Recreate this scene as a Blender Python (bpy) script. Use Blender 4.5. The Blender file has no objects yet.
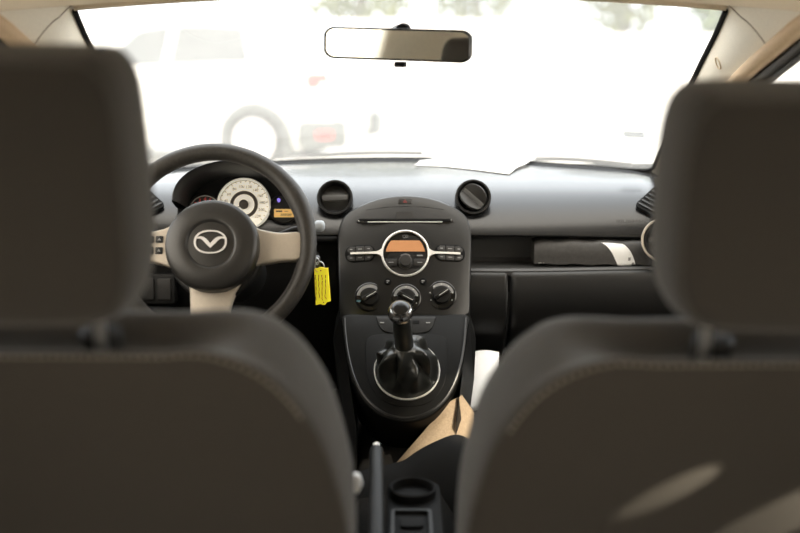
import bpy, bmesh, math, random
from mathutils import Vector, Matrix
random.seed(7)
V = Vector
S = bpy.context.scene
COL = S.collection
W_, H_ = 800, 533
FPX = 1000.0
CAM = V((0, 0, 1.25))
TH = math.radians(12.85)
CT, ST = math.cos(TH), math.sin(TH)
PI = math.pi

# ------------------------------------------------------------------ geometry helpers
def ray(px, py):
    u = (px - 400.0) / FPX
    v = (266.5 - py) / FPX
    return V((u, CT + v * ST, -ST + v * CT))

def at(px, py, Y):
    d = ray(px, py)
    return CAM + d * (Y / d.y)

class Frame:
    def __init__(s, O, X, Y, bulge=None):
        s.O = V(O); s.X = V(X).normalized()
        s.N = s.X.cross(V(Y)).normalized()
        s.Y = s.N.cross(s.X).normalized()
        s.bulge = bulge
    def p(s, u, v, w=0.0):
        if s.bulge: w = w + s.bulge(u, v)
        return s.O + s.X * u + s.Y * v + s.N * w
    def uv(s, px, py):
        d = ray(px, py)
        t = (s.O - CAM).dot(s.N) / d.dot(s.N)
        q = CAM + d * t - s.O
        return (q.dot(s.X), q.dot(s.Y))
    def at(s, u, v, w=0.0, rot=0.0):
        c, n = math.cos(rot), math.sin(rot)
        return Frame(s.p(u, v, w), s.X * c + s.Y * n, s.Y * c - s.X * n)
    def atpx(s, px, py, w=0.0, rot=0.0):
        u, v = s.uv(px, py)
        return s.at(u, v, w, rot)

XY = Frame((0, 0, 0), (1, 0, 0), (0, 1, 0))

def crom(pts, n=6, closed=True):
    out = []
    L = len(pts)
    rng = range(L) if closed else range(L - 1)
    for i in rng:
        if closed:
            p0, p1, p2, p3 = (pts[(i + k - 1) % L] for k in range(4))
        else:
            p0, p1, p2, p3 = pts[max(i - 1, 0)], pts[i], pts[i + 1], pts[min(i + 2, L - 1)]
        for j in range(n):
            t = j / n
            out.append(tuple(0.5 * (2 * b + (c - a) * t + (2 * a - 5 * b + 4 * c - d) * t * t + (3 * b - a - 3 * c + d) * t ** 3)
                             for a, b, c, d in zip(p0, p1, p2, p3)))
    if not closed: out.append(tuple(pts[-1]))
    return out

def ell(rx, ry=None, n=40, a0=0, a1=2 * PI, cx=0, cy=0):
    ry = rx if ry is None else ry
    full = abs(a1 - a0 - 2 * PI) < 1e-6
    m = n if full else n + 1
    return [(cx + rx * math.cos(a0 + (a1 - a0) * i / n), cy + ry * math.sin(a0 + (a1 - a0) * i / n)) for i in range(m)]

def rrect(w, h, r, n=5, cx=0, cy=0):
    o = []
    for (sx, sy, a) in ((1, 1, 0), (-1, 1, PI / 2), (-1, -1, PI), (1, -1, 1.5 * PI)):
        for i in range(n + 1):
            b = a + PI / 2 * i / n
            o.append((cx + sx * (w / 2 - r) + r * math.cos(b), cy + sy * (h / 2 - r) + r * math.sin(b)))
    return o

def lerp(a, b, t): return a + (b - a) * t
def sstep(a, b, x):
    t = max(0, min(1, (x - a) / (b - a))); return t * t * (3 - 2 * t)

def interp(tab, x):
    if x <= tab[0][0]: return tab[0][1]
    for (a, b), (c, d) in zip(tab, tab[1:]):
        if x <= c: return lerp(b, d, (x - a) / (c - a))
    return tab[-1][1]

class MB:
    def __init__(s): s.v = []; s.f = []
    def add(s, vs, fs):
        o = len(s.v); s.v += [V(q) for q in vs]; s.f += [tuple(i + o for i in f) for f in fs]; return s
    def rings(s, rings, cap0=True, cap1=True, closed=True):
        n = len(rings[0]); vs = [p for r in rings for p in r]; fs = []
        for i in range(len(rings) - 1):
            for j in range(n if closed else n - 1):
                k = (j + 1) % n
                fs.append((i * n + j, i * n + k, (i + 1) * n + k, (i + 1) * n + j))
        if cap0: fs.append(tuple(range(n))[::-1])
        if cap1: fs.append(tuple((len(rings) - 1) * n + j for j in range(n)))
        return s.add(vs, fs)
    def grid(s, fn, nu, nv):
        vs = [fn(i / nu, j / nv) for i in range(nu + 1) for j in range(nv + 1)]
        m = nv + 1
        return s.add(vs, [(i * m + j, (i + 1) * m + j, (i + 1) * m + j + 1, i * m + j + 1) for i in range(nu) for j in range(nv)])
    def lathe(s, F, prof, n=36):
        return s.rings([[F.p(r * math.cos(2 * PI * j / n), r * math.sin(2 * PI * j / n), w) for j in range(n)]
                        for r, w in [(max(r, 1e-5), w) for r, w in prof]])
    def tube(s, pts, r, n=8, closed=False):
        pts = [V(p) for p in pts]; L = len(pts); rs = r if isinstance(r, (list, tuple)) else [r] * L
        prev = None; rg = []
        for i, p in enumerate(pts):
            t = (pts[(i + 1) % L] - pts[i - 1]) if closed else (pts[min(i + 1, L - 1)] - pts[max(i - 1, 0)])
            t.normalize()
            a = prev if prev is not None else (V((0, 0, 1)) if abs(t.z) < 0.9 else V((1, 0, 0)))
            a = (a - t * a.dot(t)).normalized(); prev = a; b = t.cross(a)
            rg.append([p + (a * math.cos(2 * PI * j / n) + b * math.sin(2 * PI * j / n)) * rs[i] for j in range(n)])
        if closed: return s.rings(rg + [rg[0]], False, False)
        return s.rings(rg)
    def prism(s, F, poly, w0, w1, bev=0.0):
        """outline poly (star shaped about its centre) from w0 up to w1, front edge rounded by bev"""
        cx = sum(p[0] for p in poly) / len(poly); cy = sum(p[1] for p in poly) / len(poly)
        R = max(math.hypot(p[0] - cx, p[1] - cy) for p in poly)
        def ring(ins, w):
            out = []
            for x, y in poly:
                d = math.hypot(x - cx, y - cy) or 1e-9
                k = max(0.0, 1 - ins / d)
                out.append(F.p(cx + (x - cx) * k, cy + (y - cy) * k, w))
            return out
        def sc(k, w): return [F.p(cx + (x - cx) * k, cy + (y - cy) * k, w) for x, y in poly]
        rg = [ring(0, w0)]
        if bev > 0:
            for a in (0, 0.25, 0.5, 0.75, 1): rg.append(ring(bev * (1 - math.cos(a * PI / 2)), w1 - bev * (1 - math.sin(a * PI / 2))))
        else: rg.append(ring(0, w1))
        kk = 1 - (bev / R if R else 0)
        if F.bulge:
            for k in (0.85, 0.65, 0.45, 0.25, 0.08): rg.append(sc(kk * k, w1))
        return s.rings(rg)
    def flat(s, F, poly, w=0.0): return s.add([F.p(x, y, w) for x, y in poly], [tuple(range(len(poly)))])
    def ring2(s, F, outer, inner, w0, w1):
        """flat band between two outlines of the same count, raised w0..w1"""
        a = [[F.p(x, y, w) for x, y in o] for o, w in ((outer, w0), (outer, w1), (inner, w1), (inner, w0))]
        return s.rings(a + [a[0]], False, False)
    def text(s, F, body, size, w=0.0005, u=0, v=0):
        c = bpy.data.curves.new('lettering', 'FONT'); c.body = body; c.size = size; c.align_x = 'CENTER'; c.align_y = 'CENTER'
        c.resolution_u = 2
        o = bpy.data.objects.new('lettering', c); COL.objects.link(o)
        bpy.context.view_layer.update()
        me = bpy.data.meshes.new_from_object(o.evaluated_get(bpy.context.evaluated_depsgraph_get()))
        s.add([F.p(q.co.x + u, q.co.y + v, w) for q in me.vertices], [tuple(p.vertices) for p in me.polygons])
        bpy.data.objects.remove(o); bpy.data.meshes.remove(me)
        return s
    def build(s, name, mat, parent=None, sharp=40, sub=0, solid=0, label=None, origin=None):
        base = V((0, 0, 0))
        if parent is not None:
            q = parent
            while q is not None: base += q.location; q = q.parent
            loc = V((0, 0, 0))
        else:
            loc = V(origin) if origin is not None else sum(s.v, V()) / len(s.v)
            base = loc
        me = bpy.data.meshes.new(name)
        me.from_pydata([tuple(q - base) for q in s.v], [], s.f)
        bm = bmesh.new(); bm.from_mesh(me)
        bmesh.ops.remove_doubles(bm, verts=bm.verts, dist=1e-6)
        bmesh.ops.recalc_face_normals(bm, faces=bm.faces)
        bm.to_mesh(me); bm.free()
        for p in me.polygons: p.use_smooth = True
        me.set_sharp_from_angle(angle=math.radians(sharp))
        me.materials.append(mat)
        o = bpy.data.objects.new(name, me); COL.objects.link(o)
        o.location = loc
        if parent is not None: o.parent = parent
        if solid:
            m = o.modifiers.new('thickness', 'SOLIDIFY'); m.thickness = abs(solid); m.offset = -1 if solid > 0 else 1
        if sub:
            m = o.modifiers.new('smooth', 'SUBSURF'); m.levels = sub; m.render_levels = sub
        if label: o['label'] = label
        return o

def tag(o, label=None, cat=None, group=None, kind=None):
    if label: o['label'] = label
    if cat: o['category'] = cat
    if group: o['group'] = group
    if kind: o['kind'] = kind
    return o

def thing(name, label, cat, loc, group=None):
    o = bpy.data.objects.new(name, None); COL.objects.link(o); o.location = loc
    o.empty_display_size = 0.05
    return tag(o, label, cat, group)

def struct(o): o['kind'] = 'structure'; return o

def copy_tree(o, parent=None):
    c = o.copy(); COL.objects.link(c); c.parent = parent
    for ch in list(o.children): copy_tree(ch, c)
    return c

# ------------------------------------------------------------------ materials
MATS = {}
def mat(name, col, rough=0.5, metal=0.0, spec=0.5, noise=0.0, nscale=200, bump=0.0, bscale=400, emit=None, estr=0.0, sheen=0.0, coat=0.0, weave=False):
    if name in MATS: return MATS[name]
    m = bpy.data.materials.new(name); m.use_nodes = True
    nt = m.node_tree; b = nt.nodes['Principled BSDF']
    b.inputs['Base Color'].default_value = (*col, 1); b.inputs['Roughness'].default_value = rough
    b.inputs['Metallic'].default_value = metal; b.inputs['Specular IOR Level'].default_value = spec
    b.inputs['Sheen Weight'].default_value = sheen; b.inputs['Coat Weight'].default_value = coat
    if emit: b.inputs['Emission Color'].default_value = (*emit, 1); b.inputs['Emission Strength'].default_value = estr
    tc = nt.nodes.new('ShaderNodeTexCoord')
    n = nt.nodes.new('ShaderNodeTexNoise'); n.inputs['Scale'].default_value = nscale; n.inputs['Detail'].default_value = 3
    nt.links.new(tc.outputs['Object'], n.inputs['Vector'])
    r = nt.nodes.new('ShaderNodeValToRGB')
    k = max(noise, 0.02)
    r.color_ramp.elements[0].color = (*[c * (1 - k) for c in col], 1); r.color_ramp.elements[0].position = 0.3
    r.color_ramp.elements[1].color = (*[min(1, c * (1 + k)) for c in col], 1); r.color_ramp.elements[1].position = 0.7
    nt.links.new(n.outputs['Fac'], r.inputs['Fac']); nt.links.new(r.outputs['Color'], b.inputs['Base Color'])
    if bump:
        n2 = nt.nodes.new('ShaderNodeTexNoise'); n2.inputs['Scale'].default_value = bscale; n2.inputs['Detail'].default_value = 2
        nt.links.new(tc.outputs['Object'], n2.inputs['Vector'])
        bp = nt.nodes.new('ShaderNodeBump'); bp.inputs['Strength'].default_value = bump; bp.inputs['Distance'].default_value = 0.001
        nt.links.new(n2.outputs['Fac'], bp.inputs['Height']); nt.links.new(bp.outputs['Normal'], b.inputs['Normal'])
    MATS[name] = m
    return m

def glass_mat(name, haze, tint=(1, 1, 1), rough=0.02):
    m = bpy.data.materials.new(name); m.use_nodes = True
    nt = m.node_tree; nt.nodes.clear()
    out = nt.nodes.new('ShaderNodeOutputMaterial')
    tr = nt.nodes.new('ShaderNodeBsdfTransparent'); tr.inputs['Color'].default_value = (*tint, 1)
    gl = nt.nodes.new('ShaderNodeBsdfGlossy'); gl.inputs['Roughness'].default_value = rough
    lw = nt.nodes.new('ShaderNodeFresnel'); lw.inputs['IOR'].default_value = 1.3
    geo = nt.nodes.new('ShaderNodeTexCoord')
    mx = nt.nodes.new('ShaderNodeMixShader')
    mul = nt.nodes.new('ShaderNodeMath'); mul.operation = 'MULTIPLY'; mul.inputs[1].default_value = 0.35
    nt.links.new(lw.outputs[0], mul.inputs[0]); nt.links.new(mul.outputs[0], mx.inputs[0])
    nt.links.new(tr.outputs[0], mx.inputs[1]); nt.links.new(gl.outputs[0], mx.inputs[2])
    dust = nt.nodes.new('ShaderNodeBsdfTranslucent'); dust.inputs['Color'].default_value = (1, 1, 0.98, 1)
    ns = nt.nodes.new('ShaderNodeTexNoise'); ns.inputs['Scale'].default_value = 5; ns.inputs['Detail'].default_value = 4
    nt.links.new(geo.outputs['Object'], ns.inputs['Vector'])
    mr = nt.nodes.new('ShaderNodeMapRange'); mr.inputs['From Min'].default_value = 0.3; mr.inputs['From Max'].default_value = 0.7
    mr.inputs['To Min'].default_value = haze * 0.85; mr.inputs['To Max'].default_value = haze * 1.15
    nt.links.new(ns.outputs['Fac'], mr.inputs['Value'])
    m2 = nt.nodes.new('ShaderNodeMixShader')
    nt.links.new(mr.outputs[0], m2.inputs[0]); nt.links.new(mx.outputs[0], m2.inputs[1]); nt.links.new(dust.outputs[0], m2.inputs[2])
    nt.links.new(m2.outputs[0], out.inputs['Surface'])
    return m

M_dash = mat('grained_dash_plastic', (0.013, 0.013, 0.013), 0.42, spec=0.5, noise=0.1, bump=0.15, bscale=900)
M_dtop = mat('dash_top_plastic', (0.013, 0.0135, 0.0145), 0.27, spec=0.5, noise=0.08, bump=0.03, bscale=900, coat=0.12)
M_plast = mat('black_plastic', (0.008, 0.008, 0.0078), 0.5, spec=0.35, noise=0.1, bump=0.1, bscale=900)
M_black = mat('matt_black', (0.0045, 0.0045, 0.0045), 0.7, spec=0.15)
M_shield = mat('shield_plastic', (0.0045, 0.0045, 0.0042), 0.45, spec=0.14, noise=0.08, bump=0.06, bscale=900)
M_stack = mat('stack_plastic', (0.0068, 0.0068, 0.0066), 0.36, spec=0.5, noise=0.08, bump=0.06, bscale=900)
M_gloss = mat('gloss_black', (0.008, 0.008, 0.008), 0.2)
M_btn = mat('button_grey', (0.024, 0.023, 0.022), 0.45)
M_leath = mat('wheel_leather', (0.028, 0.025, 0.021), 0.5, noise=0.2, bump=0.35, bscale=350)
M_boot = mat('boot_leather', (0.018, 0.019, 0.017), 0.30, spec=0.7, noise=0.15, bump=0.25, bscale=300)
M_silver = mat('silver_paint', (0.58, 0.51, 0.42), 0.42, metal=0.2, noise=0.03)
M_chrome = mat('chrome', (0.86, 0.86, 0.86), 0.12, metal=1.0)
M_satin = mat('satin_silver', (0.92, 0.90, 0.86), 0.3, metal=0.25)
M_embl = mat('emblem_silver', (0.95, 0.93, 0.92), 0.25, metal=0.25)
M_fab = mat('seat_fabric', (0.036, 0.0315, 0.026), 0.85, spec=0.2, noise=0.15, nscale=500, bump=0.4, bscale=1200, sheen=0.25)
M_fab2 = mat('seat_side_fabric', (0.055, 0.048, 0.04), 0.85, spec=0.25, noise=0.12, nscale=500, bump=0.4, bscale=1200, sheen=0.3)
M_stitch = mat('stitching', (0.24, 0.215, 0.18), 0.8)
M_beige = mat('beige_trim', (0.74, 0.62, 0.46), 0.8, spec=0.2, noise=0.05, nscale=300, bump=0.15, bscale=800)
M_pillar = mat('pillar_trim', (0.84, 0.78, 0.66), 0.7, spec=0.3, noise=0.04, nscale=300, bump=0.1, bscale=800)
M_seal = mat('beige_seal', (0.62, 0.45, 0.28), 0.75, noise=0.05)
M_rubber = mat('rubber_seal', (0.05, 0.045, 0.04), 0.6)
M_carpet = mat('dark_carpet', (0.012, 0.011, 0.010), 0.95, spec=0.1, noise=0.3, nscale=300, bump=0.6, bscale=700)
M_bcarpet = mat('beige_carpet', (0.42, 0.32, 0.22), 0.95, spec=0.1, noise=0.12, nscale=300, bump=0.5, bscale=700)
M_amber = mat('amber_screen', (0.42, 0.2, 0.09), 0.35, emit=(1.0, 0.42, 0.16), estr=0.17)
M_amber2 = mat('amber_screen_bright', (0.5, 0.3, 0.1), 0.35, emit=(1.0, 0.62, 0.2), estr=0.38)
M_dial = mat('dial_white', (0.85, 0.82, 0.74), 0.5, emit=(1.0, 0.93, 0.78), estr=0.30)
M_dark_ink = mat('dial_ink', (0.05, 0.04, 0.03), 0.6)
M_red = mat('red_ink', (0.55, 0.05, 0.04), 0.5, emit=(1, 0.1, 0.08), estr=0.15)
M_blue = mat('blue_lamp', (0.2, 0.15, 0.7), 0.4, emit=(0.35, 0.25, 1), estr=0.7)
M_ink_w = mat('white_ink', (0.6, 0.6, 0.58), 0.6)
M_ink_g = mat('grey_ink', (0.26, 0.26, 0.26), 0.6)
M_cyan = mat('cyan_ink', (0.15, 0.35, 0.4), 0.6)
M_redink = mat('dark_red_ink', (0.3, 0.04, 0.04), 0.6)
M_yellow = mat('yellow_tag', (0.95, 0.78, 0.04), 0.5, emit=(1.0, 0.82, 0.03), estr=0.42)  # slight glow brightens the plastic tag, which is no lamp
M_steel = mat('steel', (0.55, 0.54, 0.52), 0.3, metal=1.0)
M_paper = mat('paper', (0.86, 0.86, 0.85), 0.7, noise=0.01)
M_wallet = mat('black_nylon', (0.045, 0.043, 0.041), 0.6, noise=0.2, nscale=150, bump=0.4, bscale=500)
M_mirror = mat('mirror_glass', (0.80, 0.79, 0.74), 0.02, metal=1.0)
M_white = mat('white_car_paint', (0.85, 0.85, 0.85), 0.3, coat=0.3)
M_silv_car = mat('grey_car_paint', (0.55, 0.57, 0.6), 0.3, coat=0.3)
M_carglass = mat('car_glass', (0.09, 0.10, 0.11), 0.25)
M_tyre = mat('tyre', (0.04, 0.04, 0.04), 0.8)
M_alloy = mat('alloy', (0.8, 0.8, 0.8), 0.35, metal=0.6)
M_tail = mat('tail_lamp', (0.75, 0.05, 0.05), 0.25)
M_bump = mat('grey_bumper', (0.09, 0.10, 0.10), 0.6)
M_ground = mat('pale_concrete', (0.62, 0.60, 0.56), 0.9, noise=0.08, nscale=3)
M_leaf = mat('leaf_green', (0.10, 0.15, 0.035), 0.7, noise=0.45, nscale=1.2)
M_leaf2 = mat('leaf_olive', (0.16, 0.18, 0.055), 0.7, noise=0.45, nscale=1.2)
M_bark = mat('bark', (0.12, 0.09, 0.06), 0.9, noise=0.3, nscale=20)
G_wind = glass_mat('dusty_windscreen', 0.115)
G_stick = glass_mat('sticker_film', 0.15, (0.55, 0.56, 0.57))
G_side = glass_mat('side_glass', 0.05)

# ------------------------------------------------------------------ measured body lines (right side; left is mirrored)
def base_Y(x): return 2.66 - 0.80 * x * x        # plan curve of the windscreen base
def lip_Y(x): return 2.0 - 0.12 * x * x
Z_BASE = 0.937
def head_z(x): return 1.329 - 0.085 * x * x
def head_Y(x): return 1.76 - 0.12 * x * x
WS = [(0.545, 1.725, 1.298), (0.556, 1.80, 1.262), (0.567, 1.92, 1.205), (0.578, 2.05, 1.135), (0.590, 2.18, 1.060), (0.598, 2.30, 0.99), (0.600, 2.37, 0.94)]
DR = [(0.590, 1.45, 1.285), (0.590, 1.60, 1.243), (0.598, 1.80, 1.180), (0.613, 1.98, 1.112), (0.632, 2.14, 1.038), (0.652, 2.28, 0.97), (0.664, 2.36, 0.92)]
RAIL = [(-0.62, 0.54, 1.27), (-0.3, 0.56, 1.315), (0.2, 0.572, 1.335), (0.7, 0.578, 1.335), (1.1, 0.582, 1.32), (1.45, 0.590, 1.285)]  # Y, x, z

# ------------------------------------------------------------------ shell
def build_shell():
    # ceiling: strips across from rail to rail, to the windscreen header in front
    ys = crom([(a, b, c) for a, b, c in RAIL], 4, False)
    def roof(u, v):
        k = u * (len(ys) + 5)
        x = 2 * v - 1
        if k <= len(ys) - 1:
            i = min(int(k), len(ys) - 2); f = k - i
            Y = lerp(ys[i][0], ys[i + 1][0], f); hx = lerp(ys[i][1], ys[i + 1][1], f); hz = lerp(ys[i][2], ys[i + 1][2], f)
            crown = 0.07 * (1 - x * x) * (1 - 0.7 * sstep(0.9, 1.6, Y))
            return V((x * hx, Y, hz + crown))
        f = (k - len(ys) + 1) / 6
        X0 = x * 0.590; X1 = x * 0.545
        p0 = V((X0, 1.45, 1.285 + 0.07 * (1 - x * x) * (1 - 0.7 * sstep(0.9, 1.6, 1.45))))
        p1 = V((X1, head_Y(X1), head_z(X1)))
        return p0.lerp(p1, f)
    m = MB(); m.grid(roof, len(ys) + 5, 24)
    c = struct(m.build('ceiling', M_beige, solid=-0.025, sharp=80))
    # sun-side header trim lip
    m = MB(); m.tube([V((x, head_Y(x), head_z(x) - 0.002)) for x in [i * 0.0545 - 0.545 for i in range(21)]], 0.007, 6)
    struct(m.build('trim_header', M_beige))
    # windscreen
    def glass(u, v):
        x = 2 * u - 1
        xb = x * 0.60; xt = x * 0.545
        b = V((xb, base_Y(xb), Z_BASE)); t = V((xt, head_Y(xt), head_z(xt)))
        p = b.lerp(t, v)
        # the side edges follow the pillar line
        e = crom(WS, 4, False)[::-1]
        q = v * (len(e) - 1); i = min(int(q), len(e) - 2); E = V(e[i]).lerp(V(e[i + 1]), q - i)
        w = abs(x) ** 6
        E.x *= 1 if x > 0 else -1
        return p.lerp(E, w)
    m = MB(); m.grid(lambda u, v: glass(u, v) + V((0, 0.004, 0.004)), 28, 12)
    struct(m.build('window_1', G_wind, sharp=80))
    # black screen border round the glass
    e = 0.010
    pts = [glass(e, 0.985 - 0.93 * i / 12) for i in range(13)] + [glass(0.03, 0.022), glass(0.055, 0.012)] + [glass(i / 28, 0.008) for i in range(2, 27)] + [glass(0.945, 0.012), glass(0.97, 0.022)] + [glass(1 - e, 0.055 + 0.93 * i / 12) for i in range(13)]
    m = MB(); m.tube([p + V((0, -0.003, -0.001)) for p in pts], 0.0050, 6)
    struct(m.build('trim_screen', M_black))
    for sd, nm, k in ((-1, 'left', 1), (1, 'right', 2)):
        ws = crom(WS, 4, False); dr = crom(DR, 4, False)
        def pil(u, v):
            q = u * (len(ws) - 1); i = min(int(q), len(ws) - 2)
            a = V(ws[i]).lerp(V(ws[i + 1]), q - i); b = V(dr[i]).lerp(V(dr[i + 1]), q - i)
            p = a.lerp(b, v)
            n = (V(b) - V(a)).normalized()
            bul = 0.010 * math.sin(PI * v) * sstep(0.0, 0.18, u)
            p += V((-0.8, -0.5, 0.0)).normalized() * bul
            p.z += 0.016 * (1 - sstep(0.0, 0.07, u))
            p.x *= sd
            return p
        m = MB(); m.grid(pil, 48, 8)
        t = struct(m.build('trim_%d' % k, M_pillar, sharp=80))
        # seam between roof lining and pillar trim, small oval airbag badge
        m = MB(); m.tube([pil(lerp(0.02, 0.2, j / 8), j / 8) + V((0, -0.0005, 0)) for j in range(9)], 0.0012, 5)
        m.build('pillar_seam', mat('seam_tan', (0.30, 0.25, 0.19), 0.8), t)
        c0 = pil(0.30, 0.45); tu = pil(0.25, 0.45) - pil(0.35, 0.45); tv = (pil(0.30, 0.55) - pil(0.30, 0.35)) * sd
        F = Frame(c0, tv, tu)
        m = MB(); m.ring2(F, ell(0.0085, 0.012, 24), ell(0.0072, 0.0107, 24), -0.003, 0.0016)
        m.build('airbag_badge', M_beige, t)
        # door opening: beige seal, dark rubber, then the side glass
        line = [(x, y, z) for y, x, z in RAIL] + DR[1:]
        L = crom(line, 4, False)
        m = MB(); m.tube([V((x * sd, y, z - 0.004)) for x, y, z in L], 0.015, 10)
        struct(m.build('trim_%d' % (k + 2), M_seal))
        m = MB(); m.tube([V(((x + 0.014) * sd, y - 0.004, z - 0.022)) for x, y, z in L], 0.008, 8)
        m.tube([V(((x + 0.021) * sd, y - 0.006, z - 0.033)) for x, y, z in L], 0.005, 8)
        m.grid(lambda u, v: V(((lambda q: (q[0] + lerp(0.004, 0.023, v)) * sd)(L[round(u * (len(L) - 1))]), L[round(u * (len(L) - 1))][1] - lerp(0.0, 0.006, v), L[round(u * (len(L) - 1))][2] - lerp(0.008, 0.036, v))), len(L) - 1, 3)
        struct(m.build('trim_%d' % (k + 4), M_rubber))
        # lower side: door trims and body side
        def side(u, v):
            Y = lerp(-0.62, 2.36, u)
            zb = 0.905 + 0.02 * math.sin(u * 3)
            prof = [(0.62, 0.22), (0.665, 0.32), (0.672, 0.55), (0.655, 0.62), (0.672, 0.70), (0.674, 0.85), (0.690, zb)]
            q = v * (len(prof) - 1); i = min(int(q), len(prof) - 2); f = q - i
            x = lerp(prof[i][0], prof[i + 1][0], f); z = lerp(prof[i][1], prof[i + 1][1], f)
            return V(((x + 0.015) * sd, Y, z))
        m = MB(); m.grid(side, 10, 12)
        struct(m.build('wall_' + nm, mat('door_trim', (0.10, 0.085, 0.07), 0.7, noise=0.1, bump=0.1), solid=0.02))
        # side glass
        def sg(u, v):
            q = u * (len(L) - 1); i = min(int(q), len(L) - 2); t = V(L[i]).lerp(V(L[i + 1]), q - i)
            t = V(((t.x + 0.022) * sd, t.y - 0.006, t.z - 0.034))
            b = V((0.705 * sd, t.y, 0.90)); 
            return b.lerp(t, v)
        m = MB(); m.grid(sg, 20, 4)
        struct(m.build('window_%d' % (k + 1), G_side))
        # pillars behind the front doors
        for (y0, y1, y2, y3, nm2) in ((0.55, 1.07, 0.56, 1.025, 'b'), (-0.62, 0.02, -0.62, -0.10, 'c')):
            def bp(u, v):
                y = lerp(lerp(y0, y1, u), lerp(y2, y3, u), v)
                xt = interp([(a, b) for a, b, c in RAIL], y); zt = interp([(a, c) for a, b, c in RAIL], y)
                return V((lerp(0.700, xt + 0.01, v ** 1.4) * sd, y, lerp(0.89, zt, v)))
            m = MB(); m.grid(bp, 4, 6)
            struct(m.build('wall_%s_pillar' % nm, M_pillar, solid=0.03))
    # back of the body with its window
    def back(u, v):
        ang = u * 2 * PI; 
        inner = (0.47 * max(-1, min(1, 1.35 * math.cos(ang))), 1.09 + 0.14 * max(-1, min(1, 1.35 * math.sin(ang))))
        outer = (0.72 * max(-1, min(1, 1.5 * math.cos(ang))), 0.79 + 0.57 * max(-1, min(1, 1.5 * math.sin(ang))))
        x = lerp(inner[0], outer[0], v); z = lerp(inner[1], outer[1], v)
        return V((x, -0.62 - 0.15 * (0.95 - z) * (z < 0.95), z))
    m = MB(); m.grid(back, 48, 4)
    struct(m.build('wall_back', M_beige))
    m = MB(); m.grid(lambda u, v: V((lerp(-0.48, 0.48, u), -0.625, lerp(0.94, 1.24, v))), 4, 4)
    struct(m.build('window_4', G_side))
    # floor pan with transmission tunnel
    def fl(u, v):
        Y = lerp(-0.62, 2.62, u); x = lerp(-0.69, 0.69, v)
        h = 0.30 + 0.19 * (1 - sstep(0.075, 0.14, abs(x))) * 1.0
        h += 0.30 * sstep(2.2, 2.6, Y)
        h += 0.22 * (1 - sstep(0.25, 0.42, Y)) * (Y < 0.45)
        return V((x, Y, h))
    m = MB(); m.grid(fl, 40, 60)
    struct(m.build('floor', M_carpet, sharp=70))
    m = MB(); m.grid(lambda u, v: V((lerp(-0.69, 0.69, u), 2.58, lerp(0.3, 0.935, v))), 4, 4)
    struct(m.build('wall_front', M_black))
build_shell()

# ------------------------------------------------------------------ dashboard
DB = thing('dashboard', 'long black grained dashboard under the windscreen with round vents and glove box', 'dashboard', (0, 2.25, 0.6))
PROF = [(0.0, 0.934), (0.08, 0.938), (0.31, 0.947), (0.46, 0.953), (0.615, 0.951), (0.72, 0.946), (0.82, 0.936), (0.89, 0.922), (0.94, 0.905), (0.975, 0.885), (1.0, 0.864), (1.0, 0.859), (0.985, 0.855)]
def dash_pt(x, q):
    """q runs 0..1 along the profile from the screen to the front lip"""
    k = q * (len(PR) - 1); i = min(int(k), len(PR) - 2); f, z = (lerp(a, b, k - i) for a, b in zip(PR[i], PR[i + 1]))
    Y = lerp(base_Y(x) - 0.005, lip_Y(x), f)
    end = sstep(0.52, 0.70, abs(x))
    return V((x, Y, z - 0.05 * end * f - 0.012 * end))
PR = crom(PROF, 4, False)
m = MB(); m.grid(lambda u, v: dash_pt(lerp(-0.685, 0.685, u), v), 60, len(PR) - 1)
m.build('upper_panel', M_dtop, DB, sharp=60)
# defroster channel along the rear edge: a dark lip strip standing on the panel
def defrost(x0, x1):
    m = MB()
    m.grid(lambda u, v: dash_pt(lerp(x0, x1, u), lerp(0.030, 0.105, v)) + V((0, 0, 0.0015 + 0.004 * math.sin(PI * v))), 24, 6)
    return m
defrost(-0.60, 0.60).build('defroster_vent', M_black, DB)
# corner demister grilles
for sd in (1, -1):
    c = dash_pt(0.535, 0.60)
    F = Frame(c + V((0, 0, 0.002)), dash_pt(0.57, 0.66) - dash_pt(0.50, 0.54), dash_pt(0.535, 0.5) - dash_pt(0.535, 0.7))
    if sd < 0:
        F = Frame(V((-F.O.x, F.O.y, F.O.z)), V((F.X.x, -F.X.y, -F.X.z)), V((-F.Y.x, F.Y.y, F.Y.z)))
    m = MB(); m.prism(F, rrect(0.085, 0.085, 0.012), -0.004, 0.0015)
    g = m.build('demister_grille', M_black, DB)
    m = MB()
    for i in range(6):
        G = F.at(0, -0.033 + 0.0132 * i, 0.002)
        m.prism(G, rrect(0.078, 0.0045, 0.002, 2), -0.003, 0.0025)
    m.build('grille_slat', M_dash, g)
# airbag lettering
tx = V(at(628, 222, 1.985)); F = Frame(tx + V((0, -0.016, 0.004)), (1, 0, 0), (0, 0.3, 1))
m = MB(); m.text(F, 'SRS AIRBAG', 0.0105)
m.build('airbag_lettering', mat('emboss_grey', (0.035, 0.035, 0.035), 0.5), DB)

# storage shelf (open recess) on the passenger side
X0, X1 = 0.10, 0.62
m = MB()
prof = [(2.0, 0.858), (2.055, 0.852), (2.062, 0.845), (2.066, 0.80), (2.058, 0.793), (1.985, 0.795), (1.972, 0.797), (1.967, 0.793), (1.967, 0.784)]
def shelf(u, v):
    k = v * (len(prof) - 1); i = min(int(k), len(prof) - 2); y, z = (lerp(a, b, k - i) for a, b in zip(prof[i], prof[i + 1]))
    x = lerp(X0, X1, u)
    return V((x, y - 0.12 * x * x, z + 0.012 * sstep(0.2, 0.6, x)))
m.grid(shelf, 20, 32)
for x in (X0, X1):
    m.add([shelf((x - X0) / (X1 - X0), k / 8) for k in range(9)], [tuple(range(9))])
m.build('storage_shelf', mat('shelf_plastic', (0.05, 0.05, 0.05), 0.5, bump=0.1, bscale=900), DB, sharp=50)
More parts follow.
